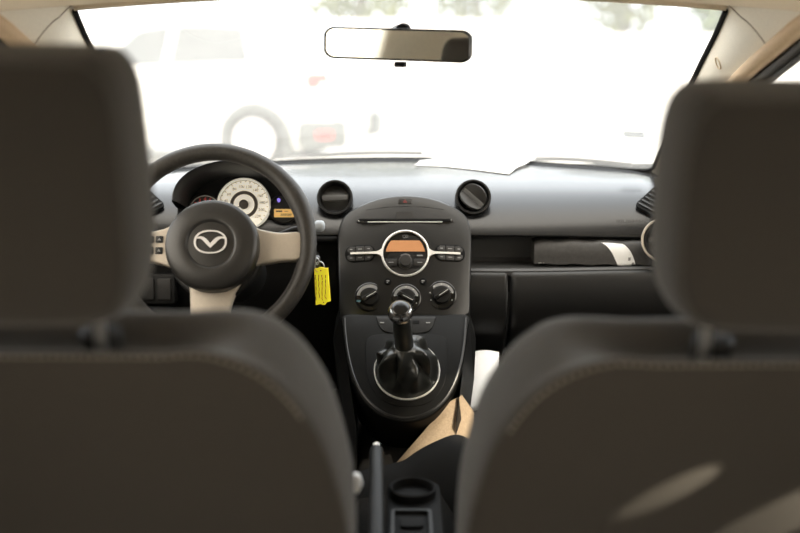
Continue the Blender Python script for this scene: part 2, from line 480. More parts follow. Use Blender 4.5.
# right end cap with the side vent
# glove box and the panel beside it
def lower(xa, xb, za, zb, yy, name, matl, lab=None):
    m = MB()
    def fn(u, v):
        x = lerp(xa, xb, u)
        z = lerp(za + 0.012 * sstep(0.2, 0.6, x), zb, v)
        w = math.sin(PI * min(1, v * 1.0)) * 0.018
        y = yy - 0.12 * x * x - w + 0.05 * v * v
        e = min(u * abs(xb - xa), (1 - u) * abs(xb - xa), 1)
        r = 0.008
        if e < r: y += r - math.sqrt(max(0, r * r - (r - e) ** 2))
        if v < 0.07: y += 0.016 * (1 - math.sqrt(max(0, 1 - (1 - v / 0.07) ** 2)))
        return V((x, y, z))
    us = 30
    m.grid(fn, 40, 26)
    return m.build(name, matl, DB, sharp=70, solid=0.03)
lower(0.221, 0.60, 0.7955, 0.615, 1.962, 'glove_box', M_dash)
lower(0.118, 0.217, 0.7955, 0.60, 1.964, 'side_panel', M_dash)
# driver-side lower panel
m = MB()
def ld(u, v):
    x = lerp(-0.66, -0.11, u)
    pr = [(1.995, 0.858), (2.03, 0.845), (2.035, 0.80), (2.02, 0.76), (2.05, 0.62), (2.1, 0.5)]
    k = v * (len(pr) - 1); i = min(int(k), len(pr) - 2); y, z = (lerp(a, b, k - i) for a, b in zip(pr[i], pr[i + 1]))
    return V((x, y - 0.1 * x * x, z))
m.grid(ld, 20, 20)
m.build('knee_panel', M_black, DB, sharp=70, solid=0.01)
# switch pad on the driver side
F = Frame(at(157, 289, 1.975), (1, 0, 0), (0, 0.15, 1))
m = MB(); m.prism(F, rrect(0.075, 0.062, 0.008), -0.03, 0.004, 0.003)
sp = m.build('switch_panel', M_plast, DB)
for dx in (-0.018, 0.016):
    m = MB(); m.prism(F.at(dx, 0, 0.004), rrect(0.028, 0.044, 0.004), -0.004, 0.004, 0.002); m.build('switch', M_btn, sp)

# round air vents
def vent(px, py, Y, r, rot, open_, facing=(0, -0.93, 0.36)):
    n = V(facing).normalized(); X = V((1, 0, 0)); X = (X - n * X.dot(n)).normalized()
    F = Frame(at(px, py, Y), X, n.cross(X))
    m = MB(); m.lathe(F, [(r * 1.0, -0.10), (r * 1.06, -0.01), (r * 1.08, 0.004), (r * 1.04, 0.009), (r * 0.95, 0.009), (r * 0.88, 0.004), (r * 0.84, -0.010), (r * 0.84, -0.05), (0.0001, -0.052)], 48)
    o = m.build('air_vent', M_plast, DB, sharp=50)
    G = F.at(0, 0, -0.004, rot)
    # two half discs of the turning vane, tilted about the bar
    c = math.cos(open_); s_ = math.sin(open_)
    for sg in (1, -1):
        H = Frame(G.p(0, 0, 0), G.X, G.Y * c + G.N * s_ * sg)
        pts = [(r * 0.82 * math.cos(a), sg * (0.004 + r * 0.76 * math.sin(a))) for a in [PI * i / 20 for i in range(21)]]
        if sg < 0: pts = pts[::-1]
        m = MB(); m.prism(H, pts, -0.002, 0.002, 0.001)
        m.build('vane', M_btn, o)
    m = MB(); m.prism(G, rrect(r * 1.62, r * 0.34, r * 0.12, 4), -0.006, 0.006, 0.003)
    m.build('vane_bar', mat('vane_grey', (0.07, 0.07, 0.07), 0.35), o)
    return F
vent(335, 198, 2.035, 0.0345, math.radians(2), math.radians(-22))
vent(473, 197.5, 2.035, 0.0345, math.radians(-42), math.radians(38))
n_side = vent(664, 240, 1.93, 0.037, 0.0, math.radians(10), (-0.25, -0.95, 0.2))
m = MB(); m.rings([[n_side.p(r * math.cos(2 * PI * j / 48), r * math.sin(2 * PI * j / 48), w) for j in range(48)] for r, w in [(0.0390, -0.006), (0.0425, -0.006), (0.0440, 0.004), (0.0425, 0.011), (0.0400, 0.011), (0.0390, 0.006), (0.0390, -0.006)]], False, False)
m.build('vent_trim_ring', M_silver, DB, label='pale ring round the corner vent')

# instrument hood and cluster
FI = Frame(at(243, 203, 2.02), (1, 0, 0), (0, 0.34, 0.94))
def arch(k, h, w, n=28):
    """arch outline of half width k*hw over the dials"""
    return [FI.p(0.118 * k * math.cos(a) - 0.002, 0.078 * h * math.sin(a) ** 0.85 - 0.012, w) for a in [PI * i / n for i in range(n + 1)]]
m = MB()
rr = [arch(0.92, 0.86, 0.0), arch(0.96, 0.93, 0.045), arch(1.0, 1.0, 0.085), arch(1.035, 1.04, 0.09), arch(1.06, 1.07, 0.082), arch(1.10, 1.10, 0.03), arch(1.15, 1.10, -0.12)]
m.rings(rr, False, False, closed=False)
m.build('instrument_hood', M_dash, DB, sharp=60)
m = MB(); m.prism(FI, [(0.125 * math.cos(a), 0.095 * math.sin(a) * (1 if math.sin(a) > 0 else 0.8) - 0.012) for a in [2 * PI * i / 40 for i in range(40)]], -0.03, -0.002)
IC = m.build('instrument_panel', M_black, DB)
# white speedometer
FS = FI.atpx(244.3, 205, 0.004)
m = MB(); m.lathe(FS, [(0.0545, -0.01), (0.0545, 0.006), (0.052, 0.009), (0.0505, 0.006), (0.0505, 0.0), (0.0001, 0.0)], 56)
sp = m.build('speedometer', M_dial, IC, label='white round speedometer dial')
m = MB(); m.ring2(FS, ell(0.0285, n=48), ell(0.0215, n=48), 0.0003, 0.001)
m.ring2(FS, ell(0.0503, n=64), ell(0.0495, n=64), 0.0003, 0.001)
for i in range(23):
    a = math.radians(215 - i * 11.6)
    l0 = 0.0445 if i % 2 == 0 else 0.0465
    G = FS.at(0, 0, 0, a)
    m.flat(G, [(l0, -0.0006), (0.049, -0.0006), (0.049, 0.0006), (l0, 0.0006)], 0.0008)
for i in range(12):
    a = math.radians(215 - i * 23.2)
    m.text(FS, str(20 * i), 0.0085, 0.0008, 0.0375 * math.cos(a), 0.0375 * math.sin(a))
m.build('dial_marks', M_dark_ink, sp)
m = MB(); m.lathe(FS, [(0.0095, 0.0), (0.0095, 0.006), (0.007, 0.008), (0.0001, 0.008)], 24)
G = FS.at(0, 0, 0.004, math.radians(208)); m.flat(G, [(0.0, -0.0012), (0.044, -0.0004), (0.044, 0.0004), (0.0, 0.0012)], 0.001)
m.build('needle', M_dark_ink, sp)
# rev counter low on the left with red figures
FR = FI.atpx(205, 211, 0.002)
m = MB(); m.lathe(FR, [(0.036, -0.01), (0.036, 0.004), (0.034, 0.006), (0.0325, 0.004), (0.0325, 0.0), (0.0001, 0.0)], 40)
rc = m.build('rev_counter', M_plast, IC)
m = MB()
for i in range(9):
    a = math.radians(200 - i * 27.5); m.text(FR, str(i), 0.0115, 0.001, 0.0235 * math.cos(a), 0.0235 * math.sin(a))
m.build('rev_figures', M_red, rc)
m = MB(); m.ring2(FR, ell(0.0318, n=30, a0=-0.4, a1=2.7), ell(0.0302, n=30, a0=-0.4, a1=2.7), 0.0003, 0.001)
m.build('rev_scale', M_ink_w, rc)
# trip computer on the right
FT = FI.atpx(284, 209, 0.002)
m = MB(); m.lathe(FT, [(0.031, -0.01), (0.031, 0.003), (0.029, 0.005), (0.0275, 0.003), (0.0275, 0.0), (0.0001, 0.0)], 40)
tr = m.build('trip_display_pod', M_plast, IC)
m = MB(); m.prism(FI.atpx(284.5, 213.5, 0.005), rrect(0.041, 0.0165, 0.001, 2), -0.004, 0.001); m.build('trip_screen', M_amber2, tr)
m = MB(); G = FI.atpx(284.5, 213.5, 0.0065)
m.text(G, '888888', 0.0075, 0, 0.004, -0.004)
m.flat(G, [(-0.017, 0.002), (-0.004, 0.002), (-0.004, 0.005), (-0.017, 0.005)]); m.flat(G, [(0.000, 0.003), (0.008, 0.003), (0.008, 0.004), (0.000, 0.004)])
m.build('trip_digits', M_dark_ink, tr)
m = MB(); m.prism(FI.atpx(279, 200.5, 0.003), ell(0.0034, 0.0042, 12), -0.002, 0.001); m.build('warning_lamp', M_blue, tr)

# ------------------------------------------------------------------ centre console
CC = thing('center_console', 'charcoal centre console with silver ringed radio above the gear lever', 'console', (0.01, 1.95, 0.5))
A = at(405, 316, 1.885); B = at(405, 192, 2.0)
FC = Frame(A, (1, 0, 0), B - A, bulge=lambda u, v: -1.1 * (u - 0.009) ** 2 - 0.6 * max(0, v - 0.10) ** 2)
def poly(F, pts): return [F.uv(*p) for p in pts]
px_stack = [(341, 318), (338, 285), (337, 255), (337, 232), (340, 218), (347, 209), (360, 202), (380, 195.5), (405, 193), (430, 195.5), (450, 202), (463, 209), (469.5, 218), (472, 232), (472, 255), (471, 285), (468, 318), (440, 319), (405, 319), (370, 319)]
op = crom(poly(FC, px_stack), 4)
m = MB(); m.prism(FC, op, -0.09, 0.0, 0.005)
m.build('faceplate', M_stack, CC, sharp=50)
# thin shut line round the upper lid
def strip(F, pts, r): 
    m = MB(); m.tube([F.p(*F.uv(x, y), 0.0) for x, y in pts], r, 5); return m
strip(FC, [(366, 207.5), (385, 205.5), (405, 205), (425, 205.5), (444, 207.5)], 0.0006).build('lid_seam', M_black, CC)
# hazard button
G = FC.atpx(405, 199.5, 0.0)
m = MB(); m.prism(G, rrect(0.027, 0.0125, 0.002, 3), -0.004, 0.0015, 0.001); hz = m.build('hazard_button', M_btn, CC)
t = [(0.0045 * math.cos(PI / 2 + i * 2 * PI / 3), 0.0045 * math.sin(PI / 2 + i * 2 * PI / 3) - 0.0008) for i in range(3)]
m = MB(); m.ring2(G, t, [(x * 0.6, y * 0.6 - 0.0003) for x, y in t], 0.0016, 0.002); m.build('hazard_triangle', M_redink, hz)
# disc slot with bright tips and a lighter square painting the glare across it
m = MB(); m.prism(FC.atpx(405, 219, 0.0), rrect(0.186, 0.0042, 0.002, 4), -0.004, 0.0012, 0.0008); ds = m.build('disc_slot', M_black, CC)
m = MB(); m.prism(FC.atpx(405, 221.2, 0.0), rrect(0.150, 0.0012, 0.0005, 2), -0.003, 0.0014); m.build('slot_lip', M_satin, ds)
for x in (361, 449):
    m = MB(); m.prism(FC.atpx(x, 219, -0.002), rrect(0.021, 0.0062, 0.003, 4), -0.004, 0.0035, 0.001); b = m.build('slot_button', M_btn, ds)
    m = MB(); m.prism(FC.atpx(x, 219, 0.002), rrect(0.012, 0.0026, 0.0012, 2), -0.004, 0.0022); m.build('button_mark', M_satin, b)
m = MB(); m.prism(FC.atpx(404.5, 219, 0.0), rrect(0.032, 0.034, 0.0015, 2), -0.003, 0.0004); m.build('slot_glare', M_btn, ds)
# radio: silver ring with its two arms, amber screen, knob, keys
FRa = FC.atpx(405.4, 253.2, 0.0)
R0 = 0.0462
m = MB(); m.lathe(FRa, [(R0 - 0.001, -0.012), (R0 - 0.001, -0.004), (R0 - 0.003, -0.002), (0.0001, -0.001)], 56)
RA = m.build('radio', M_gloss, CC)
def radio_outline(off):
    o = []; n = 80
    for i in range(n):
        a = 2 * PI * i / n
        o.append((math.cos(a) * (R0 + off), math.sin(a) * (R0 + off)))
    return o
m = MB(); m.rings([[FRa.p(r * math.cos(2 * PI * j / 72), r * math.sin(2 * PI * j / 72), w) for j in range(72)] for r, w in
                   ((R0 - 0.0022, -0.004), (R0 - 0.0020, 0.002), (R0 - 0.0009, 0.0036), (R0 + 0.0008, 0.0034), (R0 + 0.0019, 0.001), (R0 + 0.0021, -0.006))], False, False)
for sd in (-1, 1):
    y0 = 0.0012
    prof = [(R0 - 0.002, 0.0110), (R0 + 0.002, 0.0075), (R0 + 0.006, 0.0045), (R0 + 0.011, 0.0026), (R0 + 0.03, 0.0021), (0.1085, 0.0021), (0.110, 0.0012)]
    pts = [(sd * x, y0 + h) for x, h in prof] + [(sd * x, y0 - h) for x, h in prof[::-1]]
    m2 = [FRa.p(x, y, 0.0032 - 1.1 * (abs(x) - R0) ** 2 - 0.05 * (abs(x) - R0)) for x, y in pts]
    lo = [q - FRa.N * 0.006 for q in m2]
    m.rings([lo, m2])
m.build('silver_ring', M_satin, RA, sharp=60, label='bright silver ring with side arms')
def clipped(y0, y1, r, inset=0.0, n=14):
    """slice of a disc of radius r between two heights"""
    a0 = math.asin(max(-1, min(1, y0 / r))); a1 = math.asin(max(-1, min(1, y1 / r)))
    right = [(r * math.cos(a0 + (a1 - a0) * i / n), r * math.sin(a0 + (a1 - a0) * i / n)) for i in range(n + 1)]
    return right + [(-x, y) for x, y in right[::-1]]
scr = [(-0.0385, 0.0012), (0.0385, 0.0012), (0.0385, 0.004), (0.0355, 0.012), (0.0315, 0.0195), (0.028, 0.0238), (-0.028, 0.0238), (-0.0315, 0.0195), (-0.0355, 0.012), (-0.0385, 0.004)]
scr = [(x, y + 0.0025) for x, y in scr]
m = MB(); m.prism(FRa, scr, -0.003, 0.0006); m.build('radio_screen', M_amber, RA, label='amber radio screen')
m = MB(); m.text(FRa, 'CD', 0.0085, 0.0004, 0.0, 0.0345); m.build('radio_lettering', M_ink_g, RA)
m = MB()
m.ring2(FRa.at(0, -0.017, 0), ell(0.0160, n=20, a0=0.9, a1=2.24), ell(0.0152, n=20, a0=0.9, a1=2.24), 0.0, 0.0004)
m.build('volume_scale', M_ink_g, RA)
m = MB(); m.prism(FRa.at(0.0285, -0.0045, 0), rrect(0.012, 0.0028, 0.001, 2), -0.001, 0.0004); m.build('audio_mark', M_ink_g, RA)
FK = FRa.at(0, -0.0180, 0)
m = MB(); m.lathe(FK, [(0.0145, -0.003), (0.0145, 0.004), (0.0125, 0.0045), (0.0122, 0.014), (0.0105, 0.016), (0.0001, 0.0165)], 40)
m.build('volume_knob', M_btn, RA)
for sd in (-1, 1):
    pts = [(sd * 0.0165, -0.0115), (sd * 0.040, -0.0115), (sd * 0.0385, -0.0195), (sd * 0.0345, -0.0265), (sd * 0.0165, -0.0265)]
    if sd < 0: pts = pts[::-1]
    m = MB(); m.prism(FRa, pts, -0.004, 0.0015, 0.0008); b = m.build('radio_key', M_btn, RA)
    m = MB(); m.prism(FRa.at(sd * 0.0285, -0.019, 0.0015), rrect(0.010, 0.0016, 0.0005, 1), -0.001, 0.0004); m.build('key_mark', M_ink_g, b)
m = MB(); low = clipped(-0.0435, -0.0320, 0.0432); m.prism(FRa, low, -0.004, 0.0015, 0.0008); m.build('radio_key', M_btn, RA)
# six-key pods either side
for sd, cx in ((-1, 360), (1, 450)):
    G = FC.atpx(cx, 252.3, 0.0)
    G = Frame(G.O, FC.X - FC.N * (2.2 * (G.O.x - 0.009)), FC.Y)
    m = MB(); m.prism(G, rrect(0.0625, 0.0345, 0.0165, 8), -0.006, 0.0016, 0.001); pd = m.build('preset_pod', M_black, CC)
    for r in (-1, 1):
        for c in (-1, 0, 1):
            w = 0.0165
            m = MB()
            H = G.at(c * 0.0178, r * 0.0088, 0.0)
            if c == 0: m.prism(H, rrect(0.0165, 0.0118, 0.001, 2), -0.002, 0.0030, 0.0008)
            else:
                q = [(-c * 0.0078, -0.0058), (-c * 0.0078, 0.0058)]
                q = [(-0.0078, -0.0058), (0.0065, -0.0058), (0.0078, -0.004), (0.0078, 0.004), (0.0065, 0.0058), (-0.0078, 0.0058)]
                if r > 0: q[4] = (0.002, 0.0058); q[3] = (0.0078, 0.0005)
                else: q[1] = (0.002, -0.0058); q[2] = (0.0078, -0.0005)
                if c < 0: q = [(-x, y) for x, y in q][::-1]
                m.prism(H, q, -0.002, 0.0030, 0.0008)
            k = m.build('preset_key', M_btn, pd)
            m = MB(); m.prism(H.at(0, 0, 0.0032), rrect(0.006 if c else 0.008, 0.0016, 0.0005, 1), -0.001, 0.0003); m.build('key_mark', M_ink_g, k)
# climate dials
def climate(px, py, kind):
    G = FC.atpx(px, py, 0.0); G = Frame(G.O + G.N * FC.bulge(*FC.uv(px, py)) * 0, G.X, G.Y)
    m = MB(); m.lathe(G, [(0.0295, -0.008), (0.0295, 0.0015), (0.0275, 0.0025), (0.0262, 0.001), (0.0001, 0.0008)], 48)
    o = m.build('climate_dial', M_gloss, CC)
    # grey printed arc
    m = MB(); a0, a1 = (0.12, PI - 0.12) if kind == 'temp' else (-0.25, PI + 0.25)
    if kind == 'temp':
        m.ring2(G, ell(0.0255, n=40, a0=a0, a1=a1), ell(0.0195, n=40, a0=a0, a1=a1), 0.001, 0.0022)
    else:
        m.ring2(G, ell(0.0252, n=40, a0=0.25, a1=PI - 0.25), ell(0.0198, n=40, a0=0.25, a1=PI - 0.25), 0.001, 0.0018)
    m.build('dial_scale', mat('scale_grey', (0.30, 0.30, 0.30), 0.35), o)
    m = MB()
    for i in range(7):
        a = math.radians(205 - i * 38.3)
        m.prism(G.at(0.0228 * math.cos(a), 0.0228 * math.sin(a), 0.002), ell(0.0013, n=10), -0.001, 0.0006)
    m.build('dial_mark', M_ink_w if kind != 'temp' else M_ink_g, o)
    if kind == 'temp':
        for sx, mm in ((-1, M_cyan), (1, M_redink)):
            m = MB(); m.prism(G.at(sx * 0.0215, -0.008, 0.002), rrect(0.0085, 0.003, 0.001, 2), -0.001, 0.0006); m.build('cold_mark' if sx < 0 else 'hot_mark', mm, o)
    m = MB(); m.lathe(G, [(0.0180, 0.0), (0.0176, 0.009), (0.0160, 0.011), (0.0001, 0.0112)], 36)
    kn = m.build('dial_knob', M_plast, o)
    rot = {'temp': 0.55, 'fan': -0.5, 'mode': 0.6}[kind]
    H = G.at(0, 0, 0.011, rot)
    m = MB(); m.prism(H, rrect(0.034, 0.0088, 0.003, 3), -0.003, 0.0075, 0.002); gp = m.build('knob_grip', M_gloss, kn)
    return H
    
def climate_full(px, py, kind):
    H = climate(px, py, kind)
for px, py, kd in ((369.5, 296.5, 'temp'), (406, 298.5, 'fan'), (441.5, 295, 'mode')): climate(px, py, kd)
# pointer strips lie along the grips (parts of the console, one per dial)
for px, py, rot in ((369.5, 296.5, 0.55), (406, 298.5, -0.5), (441.5, 295, 0.6)):
    H = FC.atpx(px, py, 0.0185); H = Frame(H.O, H.X * math.cos(rot) + H.Y * math.sin(rot), H.Y * math.cos(rot) - H.X * math.sin(rot))
    m = MB(); m.prism(H.at(0.004, 0, 0), rrect(0.022, 0.0012, 0.0005, 1), -0.001, 0.0006); m.build('dial_pointer', M_ink_w, CC)
# two small round buttons
for px in (388, 423):
    G = FC.atpx(px, 281.5, 0.0)
    m = MB(); m.lathe(G, [(0.0072, -0.004), (0.0072, 0.002), (0.0058, 0.0035), (0.0001, 0.0035)], 24); b = m.build('round_button', M_black, CC)
    m = MB(); m.prism(G.at(0, 0.001, 0.0035), rrect(0.006, 0.0025, 0.001, 2), -0.001, 0.0005); m.prism(G.at(-0.001, -0.0024, 0.0035), rrect(0.003, 0.0015, 0.0005, 1), -0.001, 0.0005); m.build('button_mark', M_ink_g, b)

# lower console: U shaped shield running down to the tunnel
A2 = at(405, 316, 1.868); B2 = at(405, 420, 1.705)
FL = Frame(A2, (1, 0, 0), A2 - B2, bulge=None)
u_px = [(343, 314.5), (342, 330), (345, 355), (351, 378), (362, 399), (381, 416), (406, 422), (430, 416), (448, 400), (459, 379), (465, 356), (468, 330), (468, 314.5), (440, 314), (405, 314), (370, 314)]
uo = crom(poly(FL, u_px), 4)
m = MB(); m.prism(FL, uo, -0.12, 0.0, 0.006); m.build('lower_shield', M_shield, CC, sharp=50)
# raised bright-edged rim of the shield
rim = crom(poly(FL, [(466, 318), (464.5, 340), (461, 362), (454, 383), (443, 401), (427, 413), (406, 418), (384, 413), (366, 398), (355, 379), (348.5, 356), (345.5, 335), (344.5, 318)]), 4, False)
m = MB(); m.tube([FL.p(x, y, 0.0005) for x, y in rim], 0.0022, 6); m.build('shield_rim', M_stack, CC)
# recessed pocket with two lamps
pk = crom(poly(FL, [(376, 317), (380, 328), (388, 333), (405, 334), (424, 333), (432, 328), (436, 317)]), 3, False)
m = MB(); m.prism(FL, pk, -0.004, 0.0025, 0.0015); pko = m.build('switch_pocket', M_plast, CC)
for px in (382, 428):
    m = MB(); m.prism(FL.atpx(px, 323.5, 0.0025), rrect(0.0085, 0.0022, 0.001, 2), -0.002, 0.001); m.build('pocket_mark', M_ink_g, pko)
m = MB(); m.prism(FL.atpx(416, 323, 0.0025), rrect(0.0125, 0.007, 0.001, 2), -0.002, 0.0008); m.build('pocket_socket', M_black, pko)
# dark channel plate round the gear boot
ch = crom(poly(FL, [(368, 338), (366, 360), (370, 385), (385, 402), (407, 407), (430, 402), (444, 384), (447, 360), (445, 338), (425, 334), (407, 333), (388, 334)]), 4)
m = MB(); m.prism(FL, ch, -0.003, 0.0012, 0.001); m.build('boot_plate', M_shield, CC)
# dark side wing on the passenger side and driver side
for sg, pts in ((1, [(469, 316, 1.875), (476, 340, 1.87), (474, 380, 1.84), (468, 420, 1.80), (462, 470, 1.72), (456, 470, 1.70), (456, 425, 1.73), (461, 385, 1.77), (466, 340, 1.84)]),
                (-1, [(340, 316, 1.875), (333, 340, 1.87), (337, 380, 1.84), (345, 420, 1.80), (350, 470, 1.72), (357, 470, 1.70), (356, 425, 1.73), (350, 385, 1.77), (344, 340, 1.84)])):
    P = [at(*p) for p in pts]
    m = MB(); m.rings([P, [p + V((0.004 * sg, 0.16, 0.0)) for p in P]]); m.build('side_wing', M_plast, CC, sharp=30)

# ------------------------------------------------------------------ gear lever
u, v = FL.uv(407, 371)
GC = FL.p(u, v, 0.001)
GL = thing('gear_lever', 'manual gear lever with chrome topped knob and wrinkled black leather boot', 'gear lever', GC)
FB = Frame(GC, (1, 0, 0), FL.Y)
RB = 0.0605
m = MB(); m.rings([[FB.p(r * math.cos(2 * PI * j / 72), r * math.sin(2 * PI * j / 72), w) for j in range(72)] for r, w in
                   ((RB + 0.0016, -0.002), (RB + 0.0014, 0.003), (RB, 0.0045), (RB - 0.0016, 0.003), (RB - 0.003, -0.002))], False, False)
m.build('boot_ring', M_satin, GL, label='thin bright ring')
KN = at(400.5, 312.5, 1.665)
AX = (KN - GC).normalized(); top = GC + AX * (KN - GC).length * 0.46
m = MB(); rg = []
nr, na = 18, 120
for i in range(nr + 1):
    t = i / nr
    hgt = t ** 1.1
    c = GC.lerp(top, hgt) + FB.N * 0.012 * math.sin(PI * t)
    r = lerp(RB - 0.003, 0.0178, t ** 1.25)
    amp = math.sin(PI * min(1, t * 1.1)) ** 0.8
    ring_ = []
    for j in range(na):
        a = 2 * PI * j / na
        f1 = abs(math.sin(2.5 * a + 1.1 + 1.6 * t)) ** 0.7; f2 = abs(math.sin(4.5 * a + 0.3 - 2.6 * t))
        fold = 1 + amp * (0.30 * f1 - 0.26 * f2)
        Y = FB.Y.lerp(V((0, 0.7, 0.3)).normalized(), t)
        ring_.append(c + (FB.X * math.cos(a) + Y * math.sin(a)) * min(r * fold, RB - 0.0025) + FB.N * (amp * 0.014 * (f1 - 0.5) + amp * 0.010 * math.sin(3 * a - 5 * t)))
    rg.append(ring_)
m.rings(rg); m.build('boot', M_boot, GL, sharp=80)
m = MB(); m.tube([top - AX * 0.012, top.lerp(KN, 0.35), KN - AX * 0.024, KN - AX * 0.014], [0.0175, 0.0165, 0.0155, 0.012], 24); m.build('shaft', M_boot, GL)
FKn = Frame(KN, (1, 0, 0), V((1, 0, 0)).cross(AX) * -1)
if FKn.N.dot(AX) < 0: FKn = Frame(KN, (1, 0, 0), V((1, 0, 0)).cross(AX))
m = MB(); m.lathe(FKn, [(0.0120, -0.024), (0.0165, -0.014), (0.0205, -0.005), (0.0215, 0.001), (0.0205, 0.007), (0.0180, 0.011), (0.0001, 0.012)], 36)
kb = m.build('knob', M_gloss, GL, sharp=60)
m = MB(); m.lathe(FKn, [(0.0212, -0.006), (0.0225, -0.001), (0.0220, 0.005), (0.0195, 0.010), (0.0178, 0.012), (0.0165, 0.0115)], 36); m.build('knob_collar', M_chrome, kb, sharp=60)
m = MB(); m.lathe(FKn, [(0.0168, 0.0105), (0.0155, 0.0132), (0.009, 0.0148), (0.0001, 0.0152)], 36); m.build('knob_cap', M_gloss, kb, sharp=60)

# ------------------------------------------------------------------ steering wheel
WT = math.radians(22)
WC = at(212, 245, 1.73)
FW = Frame(WC, (1, 0, 0), (0, math.sin(WT), math.cos(WT)))
SW = thing('steering_wheel', 'black leather steering wheel with silver spokes and winged round emblem', 'steering wheel', WC)
m = MB(); rg = []
for i in range(96):
    a = 2 * PI * i / 96; c, s_ = math.cos(a), math.sin(a)
    thick = 0.0155 + 0.0018 * (math.exp(-((a - 0.5) / 0.25) ** 2) + math.exp(-((a - PI + 0.5) / 0.25) ** 2))
    rg.append([FW.p((0.1695 + thick * math.cos(b)) * c, (0.1695 + thick * math.cos(b)) * s_, thick * 1.08 * math.sin(b)) for b in [2 * PI * k / 16 for k in range(16)]])
m.rings(rg + [rg[0]], False, False)
rimo = m.build('rim', M_leath, SW, sharp=80)
m = MB()
m.tube([FW.p(0.1545 * math.cos(a), 0.1545 * math.sin(a), 0.004) for a in [2 * PI * k / 120 for k in range(120)]], 0.0009, 5, True)
for a0 in (0.62, 2.52):
    m.tube([FW.p((0.1695 + 0.0162 * math.cos(b)) * math.cos(a0), (0.1695 + 0.0162 * math.cos(b)) * math.sin(a0), 0.0172 * math.sin(b)) for b in [2 * PI * k / 20 for k in range(20)]], 0.0011, 5, True)
m.build('rim_seam', M_rubber, rimo)
# spokes
def spoke(pts, w0, dz, name, matl):
    m = MB(); m.prism(FW, crom(pts, 3), w0, w0 + dz, 0.006); return m.build(name, matl, SW, sharp=50)
rs = spoke([(0.055, 0.034), (0.085, 0.027), (0.12, 0.021), (0.158, 0.021), (0.160, -0.002), (0.158, -0.026), (0.12, -0.030), (0.085, -0.036), (0.055, -0.040)], -0.012, 0.022, 'spoke', M_silver)
ls = spoke([(-0.055, 0.034), (-0.085, 0.027), (-0.12, 0.021), (-0.158, 0.021), (-0.160, -0.002), (-0.158, -0.026), (-0.12, -0.030), (-0.085, -0.036), (-0.055, -0.040)][::-1], -0.012, 0.022, 'spoke', M_silver)
bs = spoke([(-0.036, -0.060), (-0.036, -0.085), (-0.034, -0.120), (-0.034, -0.158), (0.000, -0.163), (0.036, -0.158), (0.034, -0.120), (0.044, -0.085), (0.056, -0.060), (0.0, -0.055)][::-1], -0.012, 0.018, 'spoke', M_silver)
# dark lower insert behind the hub
m = MB(); m.prism(FW, ell(0.084, 0.086, 48, cx=0.006, cy=-0.012), -0.028, -0.001, 0.006); m.build('hub_backing', M_plast, SW)
# black keys on the left spoke
for r_, (y0) in enumerate((0.008, -0.012)):
    for c_, (x0, w) in enumerate(((-0.113, 0.026), (-0.0905, 0.0125))):
        m = MB(); m.prism(FW.at(x0, y0, 0.010), rrect(w, 0.0125, 0.0015, 3), -0.004, 0.002, 0.001); k = m.build('audio_key', M_plast, ls)
        m = MB()
        if c_: m.flat(FW.at(x0, y0, 0.0125), [(-0.003, -0.002), (0.003, -0.002), (0, 0.003)], 0)
        else: m.prism(FW.at(x0, y0, 0.012), rrect(0.016, 0.002, 0.0008, 2), -0.001, 0.0006)
        m.build('key_mark', M_ink_g, ls)
# airbag cover
m = MB()
R = 0.0800
FHb = FW.at(0.005, -0.0052, 0)
prof = [(1.0, -0.02), (1.0, 0.024), (0.99, 0.031), (0.965, 0.036), (0.90, 0.0395), (0.70, 0.0425), (0.56, 0.0435), (0.52, 0.0425), (0.50, 0.040), (0.485, 0.0385), (0.3, 0.0395), (0.0, 0.040)]
hx = lambda a: R * (1.02 if math.cos(a) else 1)
def hub(k, w, n=64): return [FHb.p(R * 1.02 * k * math.cos(2 * PI * j / n), R * 1.0 * k * math.sin(2 * PI * j / n) * (1.0 if math.sin(2 * PI * j / n) > 0 else 1.02), w) for j in range(n)]
m.rings([hub(max(k, 1e-4), w) for k, w in prof])
ab = m.build('airbag_cover', mat('airbag_plastic', (0.026, 0.0245, 0.0225), 0.38, noise=0.08, bump=0.06, bscale=900), SW, sharp=45)
FE = FW.at(0.005, -0.0020, 0.0405)
# emblem: oval ring with spread wings
m = MB()
def oval(k): return [(0.0285 * k * abs(math.cos(a)) ** 0.85 * (1 if math.cos(a) >= 0 else -1), 0.0205 * k * abs(math.sin(a)) ** 0.9 * (1 if math.sin(a) >= 0 else -1)) for a in [2 * PI * j / 64 for j in range(64)]]
m.ring2(FE, oval(1.0), oval(0.88), -0.002, 0.0025)
for sd in (-1, 1):
    up = crom([(0.0, -0.0030), (0.005, 0.0030), (0.011, 0.0078), (0.018, 0.0092), (0.0250, 0.0082)], 4, False)
    lo = crom([(0.0252, 0.0050), (0.020, 0.0058), (0.0145, 0.0038), (0.008, -0.0030), (0.0, -0.0105)], 4, False)
    pts = [(sd * x, y) for x, y in up + lo]
    n = len(up)
    m.rings([[FE.p(x, y, w) for x, y in pts] for w in (-0.002, 0.0028)], False, False)
    vs = [FE.p(x, y, 0.0028) for x, y in pts]; L = len(pts)
    m.add(vs, [(i, i + 1, L - 2 - i, L - 1 - i) for i in range(n - 1)])
m.build('emblem', M_embl, ab, label='chrome oval emblem with spread wings', sharp=30)
m = MB(); m.text(FW.at(0.005, -0.0600, 0.0422), 'SRS', 0.0085, 0, 0, 0.004); m.text(FW.at(0.005, -0.0600, 0.0415), 'AIRBAG', 0.0065, 0, 0, -0.004)
m.build('airbag_lettering', M_black, ab)

